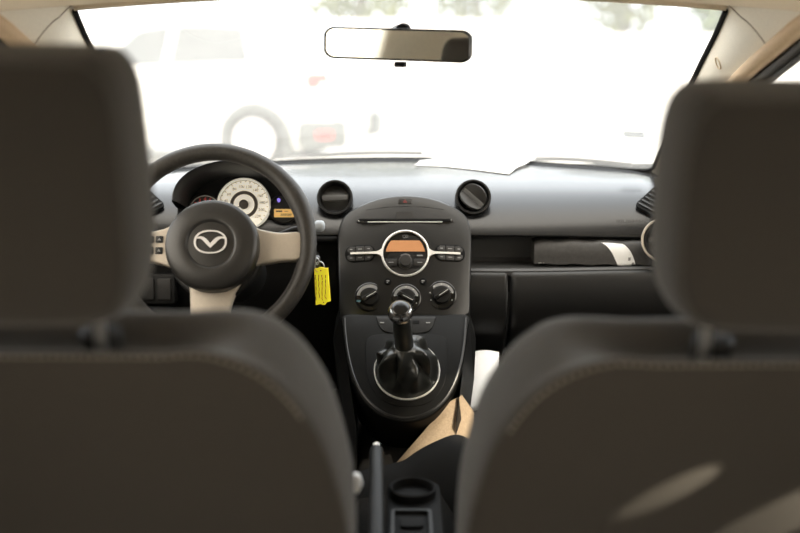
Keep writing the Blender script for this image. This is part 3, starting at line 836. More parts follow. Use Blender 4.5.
# steering column with stalks
SC = thing('steering_column', 'black steering column shroud behind the steering wheel with grey tipped stalk', 'steering column', WC + V((0, 0.12, -0.03)))
m = MB(); ax = -FW.N
def shroud(k, d): return [FW.p(k * 0.062 * math.cos(a) + 0.0, k * 0.052 * math.sin(a) - 0.018, -d) for a in [2 * PI * j / 32 for j in range(32)]]
m.rings([shroud(0.8, 0.03), shroud(1.0, 0.05), shroud(1.05, 0.12), shroud(1.1, 0.22)]); m.build('column_shroud', M_plast, SC)
tip = at(320.5, 226, 1.80)
m = MB(); m.tube([WC + V((0.05, 0.07, -0.02)), tip + V((-0.05, 0.01, -0.008)), tip + V((-0.010, 0, 0))], [0.006, 0.0055, 0.006], 12)
st = m.build('wiper_stalk', M_plast, SC)
m = MB(); m.tube([tip + V((-0.010, 0, 0)), tip + V((-0.007, 0, 0)), tip + V((0.002, 0, 0)), tip + V((0.006, 0, 0)), tip + V((0.008, 0, 0))], [0.008, 0.0100, 0.0105, 0.0085, 0.004], 16)
m.build('stalk_tip', mat('stalk_grey', (0.42, 0.45, 0.48), 0.4), st, label='pale grey stalk tip')
lt = V((-0.56, tip.y, tip.z))
m = MB(); m.tube([WC + V((-0.05, 0.07, -0.01)), lt + V((0.03, 0, 0)), lt], [0.008, 0.0075, 0.009], 12); m.build('indicator_stalk', M_plast, SC)
kp = at(317, 262, 1.84)
m = MB(); m.tube([kp + V((-0.06, 0.05, 0.01)), kp + V((-0.006, 0.012, 0.002))], [0.017, 0.016], 20); m.build('ignition_lock', M_plast, SC)

# ignition key, ring and tag
K = thing('ignition_key', 'metal key with black bow in the ignition lock beside the steering wheel', 'key', kp)
FKy = Frame(kp, (0.25, -0.9, 0.0), (0, 0, 1))
m = MB(); m.prism(FKy, rrect(0.026, 0.024, 0.007, 4), -0.004, 0.004, 0.0015); m.build('key_bow', M_btn, K)
m = MB(); m.prism(FKy.at(-0.018, 0, 0), rrect(0.020, 0.008, 0.001, 2), -0.0012, 0.0012); m.build('key_blade', M_steel, K)
rc_ = at(319.5, 267, 1.80)
m = MB(); m.tube([rc_ + V((0.0085 * math.cos(a), 0.003 * math.sin(a), 0.0095 * math.sin(a))) for a in [2 * PI * j / 28 for j in range(28)]], 0.0012, 6, True)
m.tube([rc_ + V((-0.004 + 0.003 * math.cos(a), -0.002, 0.011 + 0.006 * math.sin(a))) for a in [2 * PI * j / 20 for j in range(20)]], 0.0012, 6, True)
m.build('split_ring', M_steel, K)
FTg = Frame(at(321.8, 287.5, 1.795), V((1, -0.25, 0.07)), V((-0.07, 0.05, 1)))
def kpx(pts): return [FTg.uv(*p) for p in pts]
tagp = kpx([(314.4, 268.5), (317.5, 268.2), (319.5, 267.2), (322.5, 267.2), (324.5, 268.0), (328.0, 268.0), (330.6, 301.0), (326.5, 302.4), (325.3, 304.6), (322.6, 304.8), (321.0, 303.8), (316.0, 305.0)])[::-1]
m = MB(); m.prism(FTg, tagp, -0.0012, 0.0012, 0.0005)
KT = m.build('key_tag', M_yellow, origin=FTg.O)
tag(KT, 'yellow plastic key tag with handwriting hanging from the ignition key', 'key tag')
m = MB()
rnd = random.Random(3)
for c_ in range(4):
    u0 = -0.0095 + c_ * 0.0062
    pts = []
    for i in range(26):
        v0 = 0.024 - i * 0.0019
        pts.append(FTg.p(u0 + rnd.uniform(-0.0014, 0.0014) - 0.0004 * i * 0.3, v0 + rnd.uniform(-0.0006, 0.0006), 0.0016))
    k = 0
    while k < len(pts) - 3:
        e = k + rnd.randint(3, 6); m.tube(pts[k:e + 1], 0.0007, 4); k = e + 1
m.prism(FTg.atpx(321, 270.5, 0.001), ell(0.0016, n=10), -0.001, 0.0005); m.prism(FTg.atpx(323.8, 302.3, 0.001), ell(0.0014, n=10), -0.001, 0.0005)
m.build('handwriting', M_dark_ink, KT)

# ------------------------------------------------------------------ front seats
def build_seat(cx, label, hr_top, hr_bot, hr_y, side):
    th = math.radians(12)
    O = V((cx, 0.878, 0.990 - (0.010 if side > 0 else 0.002)))
    a_ = V((0, -math.sin(th), math.cos(th))); b_ = V((0, math.cos(th), math.sin(th)))
    root = thing('front_seat', label, 'seat', (cx, 1.2, 0.31), 'front seats')
    half = [(0.06, -0.022), (0.12, -0.0225), (0.165, -0.025), (0.200, -0.033), (0.230, -0.047), (0.256, -0.068), (0.276, -0.097), (0.291, -0.13), (0.303, -0.18), (0.311, -0.23), (0.313, -0.30), (0.308, -0.42), (0.292, -0.53), (0.25, -0.60), (0.15, -0.625)]
    pts = crom(half + [(0, -0.63)] + [(-x, y) for x, y in half[::-1]] + [(0, -0.022)], 4)
    C = (0.0, -0.30)
    def ring(k, d, ds, extra=0.0):
        o = []
        for x, y in pts:
            kx = 1 - (1 - k) * 0.45 if k > 0.9 else k * 1.03
            X = C[0] + (x - C[0]) * min(kx, 1); c_ = sstep(0.14, 0.24, abs(x))
            Y = C[1] + (y - C[1]) * (1 - (1 - k) * lerp(1, 0.45, c_) if k > 0.9 else k)
            if y > -0.09:
                Y += ds * (1 - sstep(0.13, 0.235, abs(x)))
            if 0.94 < k < 0.992 and d < 0.02: Y += 0.008 * sstep(0.13, 0.19, abs(x)) * (1 - sstep(0.22, 0.29, abs(x))) * (y > -0.2)
            o.append(O + V((X, 0, 0)) + a_ * Y + b_ * (d + extra * (abs(X) / 0.3) ** 2))
        return o
    spec = [(1.0 * 0.02, -0.016, 0), (0.3, -0.016, 0), (0.6, -0.013, 0), (0.8, -0.008, 0), (0.90, -0.003, 0), (0.950, 0.0, 0.008), (0.962, 0.004, 0.007), (0.970, 0.003, 0.006), (0.986, 0.010, 0.002), (0.996, 0.022, -0.010), (1.0, 0.042, -0.028), (1.0, 0.062, -0.036), (1.0, 0.082, -0.032), (0.998, 0.100, -0.018), (0.99, 0.114, -0.012), (0.975, 0.128, -0.013), (0.94, 0.140, -0.034), (0.85, 0.146, -0.03), (0.6, 0.14, 0), (0.3, 0.13, 0), (0.02, 0.128, 0)]
    i_seam = 6
    m = MB(); m.rings([ring(*s_) for s_ in spec]); br = m.build('backrest', M_fab, root, sharp=80, sub=1)
    # twin-needle stitching along the seam of the back cover
    seam = [p for p in ring(0.963, 0.0035, 0.007)]
    seam2 = [p for p in ring(0.958, 0.0010, 0.0075)]
    keep = [i for i in range(len(pts)) if pts[i][1] > -0.10]
    # order so it runs from one side over the top to the other
    L = len(pts)
    start = next(i for i in range(L) if i in set(keep) and (i - 1) % L not in set(keep))
    order = []
    i = start
    while i in set(keep): order.append(i); i = (i + 1) % L
    m = MB()
    path = [seam2[i] - b_ * 0.0006 for i in order]
    dense = []
    for p, q in zip(path, path[1:]):
        n = max(1, int((q - p).length / 0.0018))
        dense += [p.lerp(q, k / n) for k in range(n)]
    for k in range(0, len(dense) - 3, 4): m.tube(dense[k:k + 3], 0.0013, 5)
    m.build('stitching', M_stitch, br)
    # cushion
    fc = Frame((cx, 1.02, 0.50), (1, 0, 0), (0, 1, 0.10))
    op = rrect(0.52, 0.54, 0.09, 6, 0, 0.26)
    m = MB(); rg = []
    for k, w in ((0.6, -0.14), (0.93, -0.14), (1.0, -0.11), (1.02, -0.04), (1.0, 0.0), (0.94, 0.022), (0.8, 0.02), (0.5, 0.008), (0.05, 0.005)):
        rg.append([fc.p(x * k, 0.26 + (y - 0.26) * k, w + 0.03 * (abs(x * k) / 0.26) ** 3) for x, y in op])
    m.rings(rg); m.build('cushion', M_fab, root, sharp=80)
    m = MB(); m.prism(Frame((cx, 1.28, 0.30), (1, 0, 0), (0, 1, 0)), rrect(0.40, 0.46, 0.03), -0.005, 0.07, 0.01); m.build('seat_rail', M_black, root)
    # headrest
    H = hr_top - hr_bot
    t2 = math.radians(6)
    a2 = V((0, -math.sin(t2), math.cos(t2))); b2 = V((0, math.cos(t2), math.sin(t2)))
    O2 = V((cx + (-0.011 if side > 0 else 0.003), hr_y, hr_bot))
    hw = 0.122
    raw = [(hw * 0.86, 0.012), (hw * 0.97, 0.045), (hw, 0.10), (hw, 0.15), (hw * 0.985, H - 0.045), (hw * 0.94, H - 0.018), (hw * 0.84, H - 0.003), (hw * 0.70, H), (hw * 0.3, H + 0.001)]
    ho = crom([(hw * 0.3, 0.0), (hw * 0.66, 0.001)] + raw + [(-x, y) for x, y in raw[::-1]] + [(-hw * 0.66, 0.001), (-hw * 0.3, 0.0)], 4)
    c2 = (0, H * 0.5)
    def hring(k, d, kx=None):
        return [O2 + V((x * (kx or k), 0, 0)) + a2 * (c2[1] + (y - c2[1]) * k) + b2 * (d + 0.012 * (x * k / hw) ** 2) for x, y in ho]
    hs = [(0.03, -0.006), (0.4, -0.006), (0.7, -0.004), (0.85, 0.0), (0.905, 0.004), (0.918, 0.009), (0.930, 0.008), (0.965, 0.020), (0.99, 0.04), (1.0, 0.062), (0.99, 0.086), (0.96, 0.102), (0.88, 0.112), (0.6, 0.118), (0.03, 0.118)]
    m = MB(); m.rings([hring(*q) for q in hs]); hd = m.build('headrest', M_fab, root, sharp=80, sub=1)
    m = MB(); q = hring(0.917, 0.0068); m.tube(q, 0.0013, 5, True); m.build('piping', M_fab2, hd)
    for sx in (-0.068, 0.068):
        m = MB(); m.tube([O2 + V((sx, 0, 0)) + a2 * 0.03 + b2 * 0.06, O2 + V((sx, 0, 0)) - a2 * 0.10 + b2 * 0.055], 0.0065, 12); m.build('headrest_post', M_steel, root)
        m = MB(); m.prism(Frame(O + V((sx, 0, 0)) + b_ * 0.060 - a_ * 0.052, (1, 0, 0), b_), rrect(0.040, 0.026, 0.012, 5), -0.02, 0.022, 0.004); m.build('post_sleeve', M_plast, root)
    return root
ls_ = build_seat(-0.362, 'driver seat in dark grey fabric behind the steering wheel, higher headrest', 1.2385, 0.983, 0.872, -1)
rs_ = build_seat(0.376, 'front passenger seat in dark grey fabric with sunlit streaks across its back', 1.2065, 0.979, 0.872, 1)
F = Frame(at(358.5, 484, 1.18), (1, 0, 0), (0, 0.3, 1))
m = MB(); m.prism(F, [(-0.006, -0.011), (-0.001, -0.012), (0.0045, -0.001), (0.002, 0.009), (-0.002, 0.012), (-0.006, 0.012)], -0.02, 0.002, 0.0012)
m.build('side_tab', M_paper, ls_, label='small pale tab on the inner side')

# ------------------------------------------------------------------ floor console, handbrake, cup holder
HB0 = at(376.5, 447, 1.50); HB1 = at(377, 540, 1.29); HB2 = HB1 + (HB1 - HB0) * 0.8
HB = thing('handbrake_lever', 'black handbrake lever with silver push button between the front seats', 'handbrake', (HB2.x, HB2.y, HB2.z))
d = (HB0 - HB1).normalized()
m = MB(); m.tube([HB2, HB1 - d * 0.05, HB1, HB1.lerp(HB0, 0.5), HB0 - d * 0.016, HB0 - d * 0.008, HB0 - d * 0.004], [0.010, 0.011, 0.0115, 0.0115, 0.0112, 0.0105, 0.008], 20)
m.build('grip', M_plast, HB, sharp=50)
m = MB(); m.tube([HB0 - d * 0.006, HB0 + d * 0.006, HB0 + d * 0.009], [0.0058, 0.0058, 0.004], 16); m.build('push_button', M_satin, HB, label='silver push button')
m = MB(); m.tube([HB1 - d * 0.05 - V((0, 0, 0.012)), HB2 - V((0, 0.0, 0.06))], [0.014, 0.017], 16); m.build('lever_gaiter', M_black, HB)

CH = thing('cup_holder', 'dark plastic cup holder tray beside the handbrake lever', 'cup holder', (0.02, 1.42, 0.49))
zc = 0.575
def chp(px, py):
    d = ray(px, py); t = (zc - CAM.z) / d.z; return CAM + d * t
c0 = chp(412.5, 487)
FH = Frame((c0.x, c0.y, zc), (1, 0, 0), (0, 1, 0))
m = MB(); m.prism(FH, rrect(0.082, 0.34, 0.02, 5, 0.002, -0.12), -0.060, -0.012, 0.006); m.build('tray_body', M_black, CH)
m = MB(); m.lathe(FH, [(0.035, -0.05), (0.0365, -0.012), (0.0365, 0.0), (0.034, 0.002), (0.0315, 0.0), (0.030, -0.045), (0.0001, -0.046)], 40); m.build('cup_well', M_black, CH)
q0 = chp(412, 530)
m = MB(); FQ = Frame((q0.x, q0.y + 0.02, zc - 0.010), (1, 0, 0), (0, 1, 0)); 
a = rrect(0.060, 0.115, 0.006, 4); b = rrect(0.050, 0.105, 0.004, 4)
m.ring2(FQ, a, b, -0.006, 0.004); m.build('tray_frame', M_plast, CH)
m = MB(); m.prism(FQ, rrect(0.034, 0.03, 0.005, 3, 0, 0.02), -0.004, 0.003, 0.001); m.build('tray_insert', M_black, CH)
# black hump of the floor console in front of the cup holder, its edge arching up to the right
ht = [(350, 474), (368, 469), (390, 464), (404, 460), (417, 451), (435, 441.5), (455, 434.5), (470, 440), (478, 455)]
HP = [at(x, y, 1.60 + 0.0006 * (x - 345)) for x, y in ht]
HPc = [V(p) for p in crom([tuple(p) for p in HP], 4, False)]
def hump(u, v):
    k = u * (len(HPc) - 1); i = min(int(k), len(HPc) - 2); p = HPc[i].lerp(HPc[i + 1], k - i)
    return p + V((0, -0.10 * v, -0.02 * v - 0.10 * v * v))
m = MB(); m.grid(hump, 32, 10)
m.build('console_hump', M_black, CH, sharp=80)

# beige carpet piece over the tunnel, cut to the shape of the sunlit wedge
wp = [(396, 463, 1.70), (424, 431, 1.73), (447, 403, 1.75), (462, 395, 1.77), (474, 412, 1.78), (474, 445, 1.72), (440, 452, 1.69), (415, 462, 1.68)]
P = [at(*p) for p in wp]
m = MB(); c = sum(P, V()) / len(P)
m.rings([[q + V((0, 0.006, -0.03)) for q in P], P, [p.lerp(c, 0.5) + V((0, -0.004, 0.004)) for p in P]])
o = m.build('sunlit_tunnel_carpet', M_bcarpet, sharp=70); struct(o)

# pale paper in the passenger footwell
P = [at(471, 352, 1.95), (at(499, 352, 1.95)), at(497, 412, 1.88), at(466, 412, 1.88)]
m = MB()
def pp(u, v): return P[0].lerp(P[1], u).lerp(P[3].lerp(P[2], u), v) + V((0, -0.012 * math.sin(PI * v), 0.004 * math.sin(PI * u)))
m.grid(pp, 6, 10); o = m.build('paper_sheet', M_paper, solid=0.001)
tag(o, 'pale folded sheet in the passenger footwell between console and seat', 'paper')

# ------------------------------------------------------------------ things on and in the dash
# document wallet lying in the shelf
wl = at(531, 251, 1.985); wr = at(651, 247, 1.945)
FWl = Frame(at(534, 265.5, 1.990), V((wr.x - wl.x, wr.y - wl.y - 0.0, 0.006)), V((0, 1, 0.0)))
FWl = Frame(FWl.O + V((0, 0, 0.002)), FWl.X, FWl.X.cross(V((0, 0, 1))) * -1)
Wd = 0.232
WL = thing('document_wallet', 'black nylon document wallet with white label lying in the dashboard shelf', 'wallet', FWl.O)
m = MB()
# side view: front face leaning, soft rounded top
prf = [(0.000, 0.000), (-0.004, 0.012), (-0.002, 0.030), (0.004, 0.043), (0.012, 0.0475), (0.030, 0.048), (0.050, 0.045), (0.056, 0.02), (0.052, 0.002)]
prf = crom(prf, 3)
def wal(u, k):
    d_, z_ = prf[k]
    s_ = 1 - 0.10 * (abs(2 * u - 1) ** 8)
    return FWl.p(0, 0, 0) + FWl.X * (u * Wd) + V((0, 1, 0)) * d_ + V((0, 0, 1)) * (z_ * s_ + 0.0012 * math.sin(u * 23))
m.rings([[wal(i / 24, k) for k in range(len(prf))] for i in range(25)])
m.build('cover', M_wallet, WL, sharp=60)
def onw(u, t):
    """point on the front of the wallet: t 0 bottom .. 1 top-front"""
    k = t * 3.2 * 3; i = int(k); f = k - i
    return wal(u, i).lerp(wal(u, i + 1), f) + V((0, -0.0012, 0.0006))
m = MB()
lf = lambda t: lerp(0.715, 0.575, t ** 1.6); rt = lambda t: lerp(0.865, 0.755, t ** 1.8)
m.grid(lambda a, b: onw(lerp(lf(b), rt(b), a), b), 8, 12); m.build('white_label', M_paper, WL, label='white curved label')
m = MB(); m.grid(lambda a, b: onw(lerp(0.80, 0.82, a), lerp(0.30, 0.42, b)) + V((0, -0.0008, 0)), 2, 2); m.grid(lambda a, b: onw(lerp(0.83, 0.85, a), lerp(0.06, 0.2, b)) + V((0, -0.0008, 0)), 2, 2); m.build('label_print', M_ink_g, WL)
m = MB(); m.grid(lambda a, b: onw(lerp(0.035, 0.062, a), lerp(0.05, 0.14, b)), 2, 2); m.grid(lambda a, b: onw(lerp(0.072, 0.085, a), lerp(0.05, 0.14, b)), 2, 2); m.build('small_print', M_ink_w, WL)

# white sheet of paper on the dash top
m = MB()
def sheet(u, v):
    x = lerp(lerp(0.035, 0.245, u), lerp(0.06, 0.345, u), v)
    q = lerp(lerp(0.20, 0.33, u), 0.045, v)
    p = dash_pt(x, q)
    return p + V((0, 0, 0.0025 + 0.006 * math.sin(PI * u) * v + 0.012 * u * v))
m.grid(sheet, 14, 10); o = m.build('paper_sheet', M_paper, solid=0.0008); tag(o, 'white paper sheet lying on the dashboard top against the windscreen', 'paper')

# sticker at the lower right of the windscreen
c = at(634, 134.5, 2.22)
F = Frame(c, (1, -0.35, -0.02), (0.0, 0.75, -0.55) * 1 if False else (0.05, -0.75, 0.6))
m = MB(); m.prism(F, rrect(0.045, 0.02, 0.001, 2), -0.0004, 0.0004); o = m.build('windscreen_sticker', G_stick); tag(o, 'small grey sticker low on the passenger side of the windscreen', 'sticker')
m = MB()
for k in (-0.005, 0.001, 0.006): m.flat(F, [(-0.019, k - 0.001), (0.019, k - 0.001), (0.019, k + 0.001), (-0.019, k + 0.001)], 0.0007)
m.build('sticker_print', G_stick, o)

# ------------------------------------------------------------------ rear-view mirror
MC = at(396, 44.5, 1.70)
RM = thing('rear_view_mirror', 'rear-view mirror with thin black frame hanging below the roof edge', 'mirror', MC)
yaw = math.radians(-19.8); rl = math.radians(-1.6)
n = V((math.sin(yaw), -math.cos(yaw), -0.004)).normalized()
X = V((math.cos(yaw), math.sin(yaw), 0)); X = (X - n * X.dot(n)).normalized(); Y = n.cross(X)
FM = Frame(MC, X * math.cos(rl) + Y * math.sin(rl), Y * math.cos(rl) - X * math.sin(rl))
mw, mh = 0.2600, 0.0605
def mo(ins, n=7):
    # slightly tapering to the ends, upper edge crowned
    o = []
    for x, y in rrect(mw - 2 * ins, mh - 2 * ins, 0.017 - ins * 0.5, n):
        k = 1 - 0.17 * (abs(x) / (mw / 2)) ** 1.6
        o.append((x, y * k))
    return o
m = MB(); m.rings([[FM.p(x, y, w) for x, y in mo(i)] for i, w in ((0.018, -0.030), (0.006, -0.022), (0.0, -0.008), (0.0, 0.001), (0.0014, 0.0028), (0.0038, 0.0022), (0.0042, 0.0005))])
m.build('housing', M_gloss, RM, sharp=60)
m = MB(); m.flat(FM, mo(0.0040), 0.0012); m.build('mirror_glass', M_mirror, RM, label='reflecting mirror glass')
m = MB(); m.prism(FM.at(0.0055, -0.0325, -0.008), rrect(0.0185, 0.009, 0.002, 3), -0.006, 0.006, 0.002); m.build('dip_tab', M_black, RM)
m = MB(); m.tube([FM.p(0.004, 0.0, -0.022), FM.p(0.004, 0.004, -0.06), V((0.0, 1.90, 1.250)), V((0, 1.935, 1.252))], [0.012, 0.012, 0.016, 0.024], 16); m.build('stem', M_black, RM)
m = MB(); m.tube([FM.p(0.006, 0.0225, -0.008), FM.p(0.006, 0.0215, -0.014), FM.p(0.006, 0.016, -0.024)], [0.011, 0.015, 0.015], 16); m.build('ball_joint', M_black, RM)

# ------------------------------------------------------------------ wipers outside the windscreen
def wiper(xa, xb, lab):
    a = V((xa, base_Y(xa) + 0.035, Z_BASE + 0.002)); b = V((xb, base_Y(xb) + 0.03, Z_BASE + 0.010))
    r = thing('windscreen_wiper', lab, 'wiper', a, 'windscreen wipers')
    pts = [a.lerp(b, t) + V((0, 0.01 * math.sin(PI * t) + (base_Y(lerp(xa, xb, t)) - lerp(base_Y(xa), base_Y(xb), t)) * 0.9, 0.004 * math.sin(PI * t))) for t in [i / 10 for i in range(11)]]
    m = MB(); m.tube(pts, [0.0045] * 4 + [0.0035] * 7, 8); m.build('wiper_arm', M_rubber, r)
    m = MB(); m.tube([p + V((0, -0.004, 0.005)) for p in pts[2:]], 0.0025, 6); m.build('wiper_blade', M_rubber, r)
wiper(-0.32, 0.06, 'dark wiper resting on the screen base above the steering wheel side')
wiper(0.30, 0.565, 'dark wiper resting on the screen base at the passenger corner')

# ------------------------------------------------------------------ the street outside
m = MB(); m.grid(lambda u, v: V((lerp(-60, 60, u), lerp(-30, 90, v), 0)), 8, 8); o = m.build('ground', M_ground, origin=(0, 30, 0)); struct(o)

def car(loc, rot, paint, lab):
    r = thing('parked_car', lab, 'car', loc, 'parked cars')
    Rm = Matrix.Rotation(rot, 3, 'Z'); L0 = V(loc)
    T = lambda x, y, z: Rm @ V((x, y, z)) + L0
    # stations front (-x) to rear (+x): x, bottom, belt, roof, half width, half width roof
    st = [(-2.05, 0.35, 0.55, 0.60, 0.55, 0.45), (-1.98, 0.22, 0.62, 0.70, 0.76, 0.6), (-1.6, 0.2, 0.72, 0.80, 0.83, 0.7), (-1.0, 0.2, 0.86, 0.93, 0.85, 0.68), (-0.75, 0.2, 0.90, 1.02, 0.85, 0.64),
          (-0.2, 0.2, 0.93, 1.38, 0.85, 0.58), (0.3, 0.2, 0.95, 1.47, 0.85, 0.57), (0.9, 0.2, 0.98, 1.45, 0.85, 0.56), (1.4, 0.2, 1.00, 1.36, 0.84, 0.55), (1.72, 0.22, 1.00, 1.16, 0.82, 0.58), (1.86, 0.25, 0.92, 1.00, 0.79, 0.60), (1.93, 0.32, 0.80, 0.86, 0.72, 0.58)]
    st = crom(st, 3, False)
    def sect(q):
        x, zb, zl, zr, w, wr = q
        h = [(w * 0.86, zb), (w * 0.97, zb + 0.08), (w, lerp(zb, zl, 0.55)), (w * 0.985, lerp(zb, zl, 0.85)), (w * 0.95, zl), (lerp(w * 0.94, wr, 0.5), lerp(zl, zr, 0.5)), (wr, zr - 0.05 * min(1, (zr - zl) * 3)), (wr * 0.8, zr - 0.008), (wr * 0.4, zr)]
        return [T(x, y, z) for y, z in h] + [T(x, -y, z) for y, z in h[::-1]]
    m = MB(); m.rings([sect(q) for q in st]); m.build('body', paint, r, sharp=50)
    def gl(x0, x1, x2, x3, sd):
        # window on the side between belt and roof
        def fn(u, v):
            x = lerp(lerp(x0, x1, u), lerp(x2, x3, u), v)
            zl, zr, w, wr = (interp([(s_[0], s_[k]) for s_ in st], x) for k in (2, 3, 4, 5))
            t = lerp(0.10, 0.86, v)
            y = lerp(w * 0.945, wr, t) + 0.012
            return T(x, sd * y, lerp(zl, zr - 0.03, t))
        return MB().grid(fn, 8, 6)
    for sd in (-1, 1):
        gl(-0.62, 0.22, -0.12, 0.24, sd).build('side_window', M_carglass, r)
        gl(0.30, 1.12, 0.32, 1.00, sd).build('side_window', M_carglass, r)
        for x in (-1.28, 1.18):
            F = Frame(T(x, sd * 0.84, 0.30), Rm @ V((-sd, 0, 0)), V((0, 0, 1)))
            m = MB(); m.prism(F, ell(0.365, n=36, a0=-0.35, a1=PI + 0.35), -0.2, 0.012); m.build('wheel_arch', M_bump, r)
            m = MB(); m.lathe(F, [(0.20, -0.16), (0.29, -0.16), (0.305, -0.12), (0.305, 0.0), (0.29, 0.03), (0.21, 0.035), (0.2, 0.02)], 32); w = m.build('wheel', M_tyre, r)
            m = MB(); m.lathe(F, [(0.208, 0.0), (0.205, 0.034), (0.18, 0.03), (0.05, 0.02), (0.045, 0.035), (0.0001, 0.036)], 32)
            for k in range(5):
                G = F.at(0, 0, 0.028, 2 * PI * k / 5); m.prism(G, [(0.03, -0.028), (0.195, -0.02), (0.195, 0.02), (0.03, 0.028)], -0.01, 0.012, 0.004)
            m.build('hub_cap', M_alloy, w)
        F = Frame(T(1.80, sd * 0.775, 0.86), Rm @ V((0.75 * -sd, 0.6, 0)) * -sd, V((0, 0, 1)))
        F = Frame(F.O, Rm @ V((-sd * 0.8, 0.55, 0)) if sd > 0 else Rm @ V((0.8, 0.55, 0)), V((0, 0, 1)))
        m = MB(); m.prism(F, rrect(0.22, 0.15, 0.05), -0.06, 0.03, 0.02); m.build('tail_lamp', M_tail, r)
        F2 = Frame(T(1.83, sd * 0.74, 0.36), F.X, V((0, 0, 1)))
        m = MB(); m.prism(F2, rrect(0.46, 0.26, 0.06), -0.08, 0.055, 0.02); b = m.build('bumper_corner', M_bump, r)
        m = MB(); m.prism(F2.at(0.0, 0.0, 0.05), rrect(0.16, 0.07, 0.02), -0.01, 0.015, 0.004); m.build('reflector', M_tail, b)
    # rear glass
    def rg_(u, v):
        x = lerp(1.76, 1.47, v) ; zl, zr, w, wr = (interp([(s_[0], s_[k]) for s_ in st], x) for k in (2, 3, 4, 5))
        return T(x + 0.03, lerp(-wr * 0.85, wr * 0.85, u), zr + 0.01)
    m = MB(); m.grid(rg_, 6, 6); m.build('rear_window', M_carglass, r)
    return r
# hub of the near rear wheel is seen at about (255, 132)
car((-2.33, 10.7, 0), math.radians(-14), M_white, 'white hatchback parked ahead on the left, seen above the steering wheel')
car((8.6, 13.5, 0), math.radians(8), M_white, 'white car parked far right, seen past the passenger side pillar')

m = MB(); m.prism(Frame((-7.0, 21.6, 0.82), (1, 0, 0), (0, 0, 1)), rrect(22, 1.64, 0.05, 3), -0.2, 0.0, 0.03); struct(m.build('wall_boundary', M_white))
m = MB(); m.prism(Frame((14.2, 21.6, 0.67), (1, 0, 0), (0, 0, 1)), rrect(20, 1.34, 0.05, 3), -0.2, 0.0, 0.03); struct(m.build('wall_boundary_low', M_white))
def tree(x, y, h, r, zb, ml, lab, seed):
    t = thing('tree', lab, 'tree', (x, y, 0), 'trees beyond the car park')
    rn = random.Random(seed)
    m = MB(); m.tube([(x, y, 0), (x + 0.1, y, h * 0.3), (x - 0.1, y + 0.1, h * 0.7)], [0.2, 0.15, 0.08], 10); m.build('trunk', M_bark, t)
    m = MB()
    for _ in range(2600):
        a = rn.uniform(0, 2 * PI); q = rn.uniform(-1, 1); rad = r * rn.uniform(0.65, 1.05) * (1 + 0.18 * math.sin(3 * a + seed) * math.cos(4 * q))
        s_ = math.sqrt(1 - q * q)
        c = V((x + rad * s_ * math.cos(a), y + rad * s_ * math.sin(a) * 0.8, (zb + h) / 2 + (h - zb) / 2 * q * rn.uniform(0.75, 1.05)))
        e1 = V((rn.gauss(0, 1), rn.gauss(0, 1), rn.gauss(0, 1))).normalized(); e2 = e1.orthogonal().normalized()
        k = rn.uniform(0.10, 0.24)
        m.add([c - e1 * k, c + e2 * k * 0.5, c + e1 * k, c - e2 * k * 0.5], [(0, 1, 2, 3)])
    m.build('crown', ml, t)
tree(-1.1, 27.0, 8.0, 2.3, 1.2, M_leaf2, 'pale green tree behind the mirror, left one of the pair above it', 1)
tree(2.3, 32.0, 8.5, 2.1, 1.2, M_leaf2, 'olive green tree seen just right of the mirror', 2)
tree(6.6, 30.5, 8.0, 1.8, 1.2, M_leaf2, 'olive tree at the upper right of the windscreen', 3)
tree(8.3, 26.5, 8.0, 1.3, 1.0, M_leaf, 'dark green tree beside the passenger side pillar', 4)
tree(14.6, 28.0, 8.0, 2.6, 1.2, M_leaf, 'dark green tree seen through the passenger door window', 5)

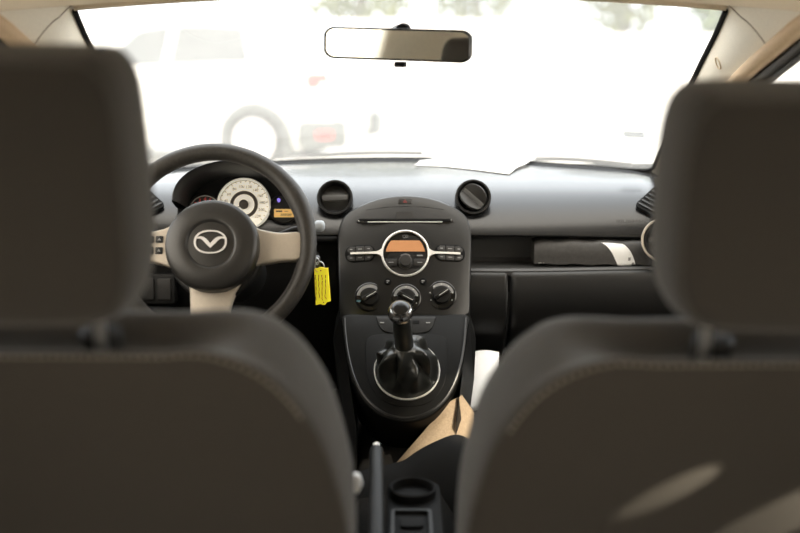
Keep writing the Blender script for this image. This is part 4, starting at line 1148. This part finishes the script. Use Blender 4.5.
# ------------------------------------------------------------------ light
w = bpy.data.worlds.new('sky'); S.world = w; w.use_nodes = True
nt = w.node_tree; bg = nt.nodes['Background']
tc = nt.nodes.new('ShaderNodeTexCoord'); sx = nt.nodes.new('ShaderNodeSeparateXYZ'); nt.links.new(tc.outputs['Generated'], sx.inputs[0])
rp = nt.nodes.new('ShaderNodeValToRGB')
rp.color_ramp.elements[0].position = 0.0; rp.color_ramp.elements[0].color = (1.0, 0.90, 0.75, 1)
rp.color_ramp.elements[1].position = 0.8; rp.color_ramp.elements[1].color = (0.58, 0.615, 0.64, 1)
mr = nt.nodes.new('ShaderNodeMapRange'); mr.inputs['From Min'].default_value = -0.6; mr.inputs['From Max'].default_value = 0.7
nt.links.new(sx.outputs['Y'], mr.inputs['Value']); nt.links.new(mr.outputs[0], rp.inputs['Fac']); nt.links.new(rp.outputs['Color'], bg.inputs['Color'])
bg.inputs['Strength'].default_value = 6.5

def spot(name, src, dst, power, size, blend, col=(1, 0.88, 0.68), rad=0.01):
    l = bpy.data.lights.new(name, 'SPOT'); l.energy = power; l.spot_size = math.radians(size); l.spot_blend = blend; l.color = col; l.shadow_soft_size = rad
    o = bpy.data.objects.new(name, l); COL.objects.link(o); o.location = src
    o.rotation_euler = (V(dst) - V(src)).to_track_quat('-Z', 'Y').to_euler()
    return o
def streak(px, py, Y, g, power, size, far=0.32):
    P = at(px, py, Y); d = V((0.86, -g, 0.50)); spot('sun_beam', P + d * far, P, power, size, 0.35, rad=0.002)
streak(664, 492, 0.902, 0.33, 24, 4.4)
streak(806, 505, 0.902, 0.33, 13, 11, 0.22)
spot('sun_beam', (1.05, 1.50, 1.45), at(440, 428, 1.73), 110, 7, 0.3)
spot('sun_beam', (1.10, 1.62, 1.45), at(482, 380, 1.92), 60, 6, 0.3, (1, 0.97, 0.92))

# ------------------------------------------------------------------ camera
cam = bpy.data.cameras.new('camera'); co = bpy.data.objects.new('camera', cam); COL.objects.link(co)
co.location = CAM; co.rotation_euler = (PI / 2 - TH, 0, 0)
cam.sensor_width = 36; cam.lens = 36 * FPX / 800; cam.clip_start = 0.02
cam.dof.use_dof = True; cam.dof.focus_distance = 1.90; cam.dof.aperture_fstop = 2.0
S.camera = co
S.view_settings.view_transform = 'Standard'; S.view_settings.look = 'None'; S.view_settings.exposure = 0; S.view_settings.gamma = 1
S.cycles.use_denoising = True
try: S.cycles.denoiser = 'OPENIMAGEDENOISE'
except Exception: pass
S.cycles.max_bounces = 10; S.cycles.diffuse_bounces = 5; S.cycles.glossy_bounces = 4; S.cycles.transparent_max_bounces = 12
S.cycles.caustics_reflective = False; S.cycles.caustics_refractive = False
S.cycles.sample_clamp_indirect = 6
